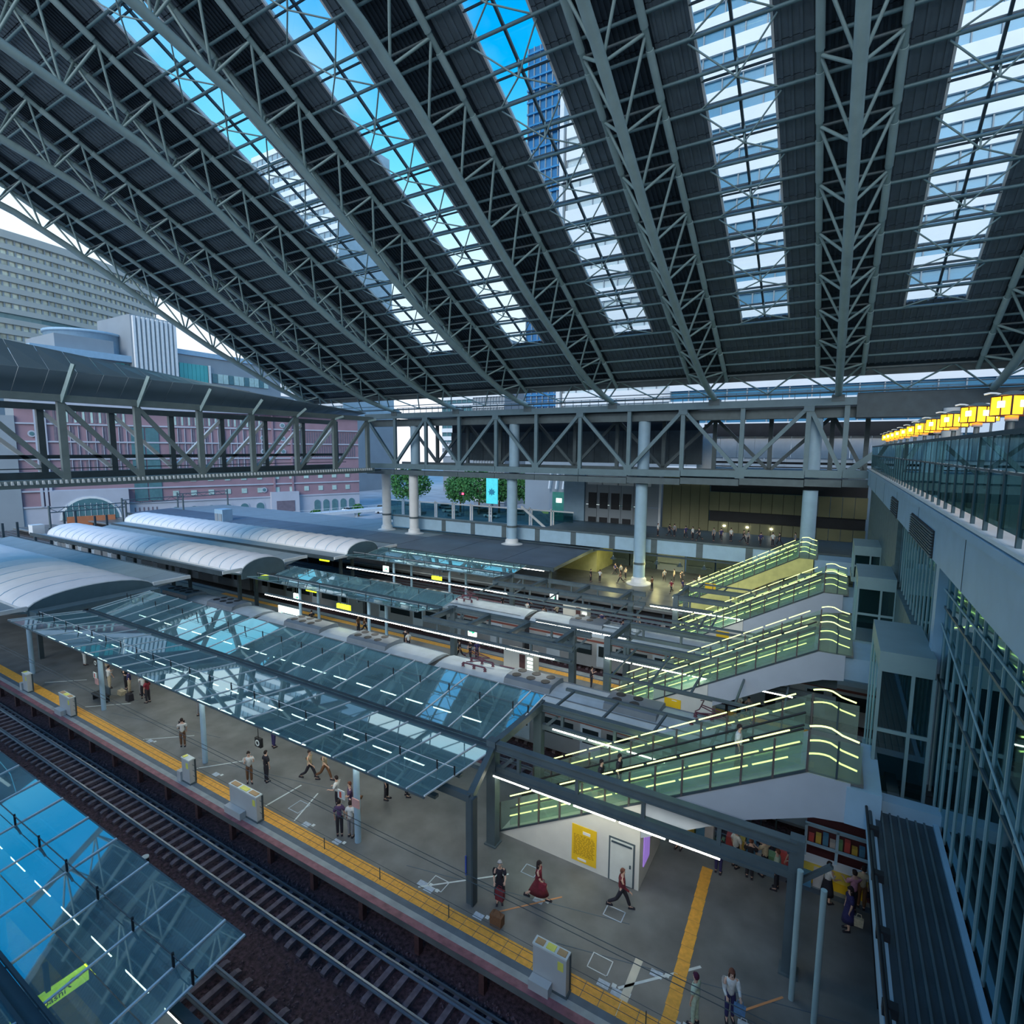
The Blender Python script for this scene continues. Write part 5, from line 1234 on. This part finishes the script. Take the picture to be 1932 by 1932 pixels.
for nm, r, m_, dd in (('grand_arch_frame', 5.8, white, 1.7), ('grand_arch_window', 5.3, winm, 1.8)):
    q = MB(); P = [(23+r*math.cos(math.pi*i/n), .4+r*.92*math.sin(math.pi*i/n)) for i in range(n+1)]
    for d_ in (1.4, dd):
        for a_, z in P: q.v.append(tuple(A+D*a_+Nn*d_+Vector((0, 0, z))))
    k = len(P); q.f.append(tuple(range(k))); q.f.append(tuple(reversed(range(k, 2*k))))
    for i in range(k): j = (i+1) % k; q.f.append((i, k+i, k+j, j))
    q.obj(nm, m_, g)
fo('arch_entry', mat('warm_entry', (.30, .12, .06), .7, emit=.15), 18.5, 27.5, -1.2, 1.2, 1.5, 1.95, g)
for i in range(9): fo('arch_mullion', white, 18.6+1.1*i, 18.68+1.1*i, 1.2, 4.2, 1.8, 1.9, g)
for i in range(6): fo('slit_window', pinkdk, 31.5+.9*i, 31.8+.9*i, -.8, 2.4, 0, .15, g)
for s, z in ((61.8, 19.9), (61.8, 16.2), (67, 16.2), (67, 23.5), (67, 19.8), (61.5, 5.6), (13.7, 20.1)):
    c = A+D*s+Vector((0, 0, z)); tube('round_window', creamst, c, c+Nn*.3, .75, g, 14); tube('round_window_pane', winm, c, c+Nn*.36, .45, g, 14)
for s in (14.2, 15, 15.8, 64, 69): fo('pilaster', creamst if s < 60 else pinkm, s, s+.5, 3.6, 26.3, 0, .5, g)
fo('side_block', greyb, 0, 11, -1.3, 24, -10, .5, g); fo('portal', creamst, 63, 70.5, -1.3, 4.9, 0, 1.6, g); fo('portal_door', pinkdk, 64.3, 69.2, -1.3, 2.4, 1.5, 1.7, g)

# grey rooftop building behind the store
g = thing('grey_building', 'grey and teal glazed building with rooftop drum behind the footbridge canopy', 'building', (-180, 95, -1.3))
box('block', greyb, -200, -181, 60, 140, -1.3, 36.5, g); box('parapet', pale, -200, -179.5, 60, 96, 41.8, 43.6, g); box('upper_block', greyb, -200, -181, 60, 96, 36, 42, g); box('step_block', greyb, -200, -181.5, 66, 80, 43.6, 47.4, g)
MB().lathe([(9.5, 0), (9.5, 6.0), (9.9, 6.0), (9.9, 6.7), (0, 7.2)], (-194, 78, 43.6), 28).obj('drum', pale, g, True)
for i in range(15): box('window', winl if i < 5 else tealm if i % 3 else winm, -181.1, -180.8, 68+1.2*i, 69.0+1.2*i, 37.2, 41.4, g)
box('ribbed_tower', greyb, -199, -179, 83.6, 96.5, 30, 55.6, g)
for i in range(10): box('tower_rib', white, -179, -178.2, 84+1.27*i, 84.65+1.27*i, 30, 55.2, g)
box('east_block', greyb, -200, -180.5, 96.5, 134, 30, 46.5, g); box('roof_band', pale, -200, -180, 96.5, 134, 46.5, 48, g)
for i in range(7): box('teal_window', tealm, -180.5, -180.2, 97.5+1.3*i, 98.7+1.3*i, 33, 43.8, g)
box('white_post', white, -180.4, -179.8, 106.8, 107.3, 30, 44, g)
for i in range(11): box('window', winl if i % 3 else winm, -180.5, -180.2, 108+1.9*i, 109.7+1.9*i, 38.6, 41.6, g)
box('recess', steel_dark, -180.4, -180.1, 108, 121, 31, 37, g)
for i in range(5): box('window', mat('window_lit_green', (.35, .42, .2), .3), -180.2, -179.9, 110+2*i, 111.8+2*i, 31.5, 35.5, g)

# tall curved banded tower at the left
g = thing('banded_tower', 'large curved office tower with pale horizontal bands at the upper left', 'building', (-262, 80, -1.3))
CX, CY, RR = -400, 60, 150
def tower_seg(q, a0, a1, z0, z1, r):
    n = 12
    for i in range(n):
        t0 = a0+(a1-a0)*i/n; t1 = a0+(a1-a0)*(i+1)/n
        P = [(CX+r*math.cos(t), CY+r*math.sin(t)) for t in (t0, t1)]; Q = [(CX+(r-8)*math.cos(t), CY+(r-8)*math.sin(t)) for t in (t0, t1)]
        q.hexa([(*Q[0], z0), (*P[0], z0), (*P[1], z0), (*Q[1], z0), (*Q[0], z1), (*P[0], z1), (*P[1], z1), (*Q[1], z1)])
a0, a1 = -.30, .56
for i in range(14):
    z = 38+3.6*i
    q = MB(); tower_seg(q, a0, a1, z, z+1.8, 150); q.obj('band', towerst, g)
    q = MB(); tower_seg(q, a0, a1-.01, z+1.8, z+3.6, 149); q.obj('window_strip', winm if i in (6, 14) else mat('tower_window', (.50, .53, .44), .3, .1, .5, .35), g)
    q = MB()
    for k in range(56):
        t = a0+.008+(a1-a0)*k/56; x, y = CX+149.2*math.cos(t), CY+149.2*math.sin(t); q.box(x-.15, x+.15, y-.25, y+.25, z+1.8, z+3.6)
    if i not in (6, 14): q.obj('window_mullions', greyb, g)
q = MB(); tower_seg(q, a0, a1, 88.4, 91, 150.4); q.obj('crown', towerst, g); q = MB(); tower_seg(q, a0, a1, 0, 38, 149); q.obj('base', greyb, g)

# towers behind the roof, visible through the skylights
def banded(x0, x1, y, z0, z1, lbl, m1, m2, p=4.2, f=.5, vert=3.5):
    g = thing('office_tower', lbl, 'building', ((x0+x1)/2, y, -1.3)); box('core', m2, x0, x1, y, y+30, max(z0, 20), z1, g); box('lower_storeys', greyb, x0, x1, y, y+30, -1.3, max(z0, 20), g)
    z = z0
    while z < z1-1: box('spandrel', m1, x0-.2, x1+.2, y-.5, y, z, z+p*f, g); z += p
    if vert:
        n = int((x1-x0)/vert); q = MB()
        for i in range(n+1): q.box(x0+vert*i-.1, x0+vert*i+.1, y-.35, y, z0, z1)
        q.obj('mullions', greyb, g)
    return g
banded(-29, 60, 110, 12, 135, 'broad tower with white and blue bands seen through the two rightmost skylights', bandw, mat('tower_glass_blue', (.06, .22, .36), .25, .1, .1, .2), 4.2, .52, 3.5)
banded(-68, -59.2, 121, 20, 110, 'deep blue glass tower with fine grid seen through the middle skylight', mat('tower_blue_band', (.02, .20, .44), .4), bluet, 2.6, .15, 1.6)
box('tower_edge', white, -59.2, -58.2, 120, 124, 15, 106, None); tag(bpy.context.scene.objects['tower_edge'], 'thin white vertical edge between the blue tower and the pale tower', 'building')
banded(-57.5, -31, 121, 14, 92, 'pale stone tower right of the blue glass tower', bandw, mat('tower_pale_glass', (.50, .60, .64), .5, 0, .08, .3), 4.6, .62, 3.2)
banded(-228, -176, 160, 30, 142, 'pale windowed tower seen through the left skylight strip', bandw, mat('tower_window2', (.30, .42, .5), .4, 0, .1, .3), 4.6, .45, 3.4)
banded(-148, -112, 190, 14, 44, 'white blue-windowed block behind the bridge truss on the left', bandw, winm, 3.4, .5, 2.6)
banded(-104, -92, 150, 0, 52, 'pale ribbed tower behind the trees', bandw, greyb, 3.4, .3, 1.1)
banded(-90, -34, 175, 10, 58, 'wide white office block filling the gap under the roof edge', bandw, mat('tower_pale_glass', (.50, .60, .64)), 3.6, .5, 2.2)
g = thing('finned_building', 'building with bright slanted white fins right of the teal banner', 'building', (-46, 113, -1.3))
box('body', greyb, -57, -31, 113, 118, -1.3, 15, g); box('green_shops', mat('shop_green', (.05, .25, .18), .5), -56, -34, 112.6, 113, 1, 7.6, g)
for i in range(9): box('shop_light', signw, -55+2.3*i, -53.6+2.3*i, 112.5, 112.6, 5.2, 6.2, g)
for i in range(14): beam('fin', white, (-56.5+1.75*i, 112, 8.4), (-55.9+1.75*i, 112, 13.0), .9, .35, g)
g = thing('teal_banner', 'tall teal banner sign with a dark leaf emblem between the pillars', 'sign', (-77.4, 120, -1.3))
box('panel', mat('banner_teal', (.08, .62, .66), .5, emit=.25), -79.2, -75.7, 120, 120.3, 3.0, 11.0, g); box('stand', steel_dark, -77.7, -77.2, 120.1, 120.3, -1.3, 3, g)
q = MB(); pts = [(0, 1.1), (.25, .6), (.7, .8), (.6, .3), (1.1, .2), (.7, -.15), (.8, -.6), (.2, -.45), (0, -.9), (-.2, -.45), (-.8, -.6), (-.7, -.15), (-1.1, .2), (-.6, .3), (-.7, .8), (-.25, .6)]
q.prism_xz([(-77.45+a, 6.0+b) for a, b in pts], 119.9, 120); q.obj('leaf_emblem', mat('emblem_blue', (.02, .25, .35), .5), g)

# trees
def tree(x, y, h, r, lbl):
    g = thing('street_tree', lbl, 'tree', (x, y, -1.3), 'street trees beyond the walkway'); random.seed(int(abs(x*7+y)))
    q = MB(); q.tube((x, y, -1.3), (x+.2, y, h*.5), .32, 8, .18)
    for i in range(5): a = i*1.3; q.tube((x+.2, y, h*.4), (x+r*.6*math.cos(a), y+r*.6*math.sin(a), h*.75), .12, 6, .05)
    q.obj('trunk', barkm, g); q = MB()
    for i in range(2200):
        a = random.uniform(0, 6.283); u = random.uniform(-1, 1); rr = r*random.uniform(.65, 1.02)*(1+.2*math.sin(a*3+u*4)); c = Vector((x+rr*math.sqrt(1-u*u)*math.cos(a), y+rr*math.sqrt(1-u*u)*math.sin(a), h*.62+rr*.85*u))
        s = random.uniform(.22, .5); d1 = Vector((random.gauss(0, 1), random.gauss(0, 1), random.gauss(0, 1))).normalized()*s; d2 = d1.orthogonal().normalized()*s*.7; b = len(q.v); q.v += [tuple(c-d1), tuple(c+d2), tuple(c+d1), tuple(c-d2)]; q.f.append((b, b+1, b+2, b+3))
    tag(q.obj('foliage', leafm, g), kind='stuff')
for i, (x, y, h, r, l) in enumerate(((-104, 118, 12, 5.5, 'right of the leftmost pillar, largest green crown'), (-95, 130, 9, 4.5, 'right of the second pillar'), (-87, 128, 11, 5, 'above the red traffic light'), (-84, 134, 9, 4, 'in the middle of the row'), (-78, 140, 10, 4.5, 'behind the teal banner'), (-71, 132, 7, 3.2, 'right of the teal banner'), (-112, 106, 1.2, 1.3, 'low bright bush by the footbridge'), (-112, 92, 1.0, 1.2, 'low green shrub left of the footbridge'))): tree(x, y, h, r, 'green street tree '+l)
# elevated pedestrian bridge, cars, catenary
g = thing('pedestrian_bridge', 'pale elevated pedestrian bridge crossing the street at the left', 'bridge', (-105, 85, -1.3))
beam('deck', white, (-112, 60, 1.6), (-100, 112, 1.6), 3, .7, g); beam('handrail', white, (-110.5, 60, 2.9), (-98.5, 112, 2.9), .1, .08, g)
for i in range(5): tube('pier', white, (-111+2.6*i, 64+11*i, -1.3), (-111+2.6*i, 64+11*i, 1.4), .4, g, 10)
for i in range(26): p = Vector((-110.5, 60, 2.0)).lerp(Vector((-98.5, 112, 2.0)), i/25); tube('railing_post', pale, p, p+Vector((0, 0, .9)), .04, g, 5)
def car(x, y, d, m, lbl):
    g = thing('car', lbl, 'car', (x, y, -1.3), 'cars and buses on the street'); T = Matrix.Translation((x, y, -1.3)) @ Matrix.Rotation(math.radians(d), 4, 'Z')
    for nm, mm, q in (('car_body', m, MB().box(-2.2, 2.2, -.85, .85, .3, .85)), ('cabin', glassdk, MB().hexa([(-1.5, -.8, .85), (1.3, -.8, .85), (1.3, .8, .85), (-1.5, .8, .85), (-1.1, -.68, 1.4), (.7, -.68, 1.4), (.7, .68, 1.4), (-1.1, .68, 1.4)])), ('car_roof', m, MB().box(-1.05, .65, -.66, .66, 1.4, 1.45))):
        q.obj(nm, mm, g).data.transform(T)
    for sx_ in (-1.35, 1.35):
        for sy_ in (-.8, .8): q = MB().tube((sx_, sy_-.1, .32), (sx_, sy_+.1, .32), .32, 10); q.obj('wheel', black, g).data.transform(T)
cc = [(bandw, 'white'), (greyb, 'grey'), (black, 'black'), (white, 'pale')]
for i in range(14): x = -122+3.5*i; y = 112+9*(i % 3)+i; car(x, y, 15*(i % 4), cc[i % 4][0], '%s car on the street beyond the walkway, %s from the left' % (cc[i % 4][1], ORDN[i]))
g = thing('traffic_light', 'red traffic light among the trees', 'traffic light', (-88, 122, -1.3)); tube('pole', steel_dark, (-88, 122, -1.3), (-88, 122, 5), .1, g, 8); box('lamp_head', black, -89.5, -87.6, 121.8, 122.1, 4.6, 5.4, g); box('red_lamp', mat('lamp_red', (1, .05, .1), .5, emit=3), -88.4, -87.8, 121.7, 121.8, 4.75, 5.25, g)
for i in range(3):
    y = 46+14*i; g = thing('catenary_gantry', 'steel overhead line gantry beyond the barrel roofs, '+('nearest', 'middle', 'farthest')[i], 'gantry', (-118-6*i, y, -1.3), 'overhead line gantries')
    for dy in (-6, 6): tube('mast', steel_grey, (-118-6*i, y+dy, -1.3), (-118-6*i, y+dy, 7), .18, g, 8)
    q = MB(); x = -118-6*i; q.tube((x, y-6, 6.6), (x, y+6, 6.6), .09, 6).tube((x, y-6, 5.8), (x, y+6, 5.8), .09, 6)
    for k in range(10): q.tube((x, y-6+1.2*k, 5.8 if k % 2 else 6.6), (x, y-4.8+1.2*k, 6.6 if k % 2 else 5.8), .05, 5)
    q.obj('lattice_beam', steel_grey, g)
for i in range(8):
    tag(MB().box(-330, -150, 30+5*i, 30.08+5*i, -1.3, -1.15).box(-330, -150, 31.1+5*i, 31.18+5*i, -1.3, -1.15).obj('far_rails', railm), 'distant pair of rails at the far left, '+('nearest', 'second nearest', 'third nearest', 'fourth nearest', 'fourth farthest', 'third farthest', 'second farthest', 'farthest')[i], 'rail', 'distant rails')
tag(box('equipment_box', white, -99, -97.6, 31, 32.4, 4.9, 6.2), 'white equipment box at the left end of the middle barrel roof', 'box')
g = thing('roof_hut', 'grey hut with teal base beyond the farthest barrel roof', 'hut', (-96, 60, 0)); box('hut_walls', pale, -102, -99.4, 60, 62, -1.3, 5.6, g); box('louvre', greyb, -101.8, -100.9, 59.9, 60, 3, 4.8, g); box('louvre', greyb, -100.6, -99.6, 59.9, 60, 3, 4.8, g); box('teal_base', mat('teal_sheet', (.02, .35, .28)), -99.3, -97.5, 60, 62, -1.3, 3.3, g)
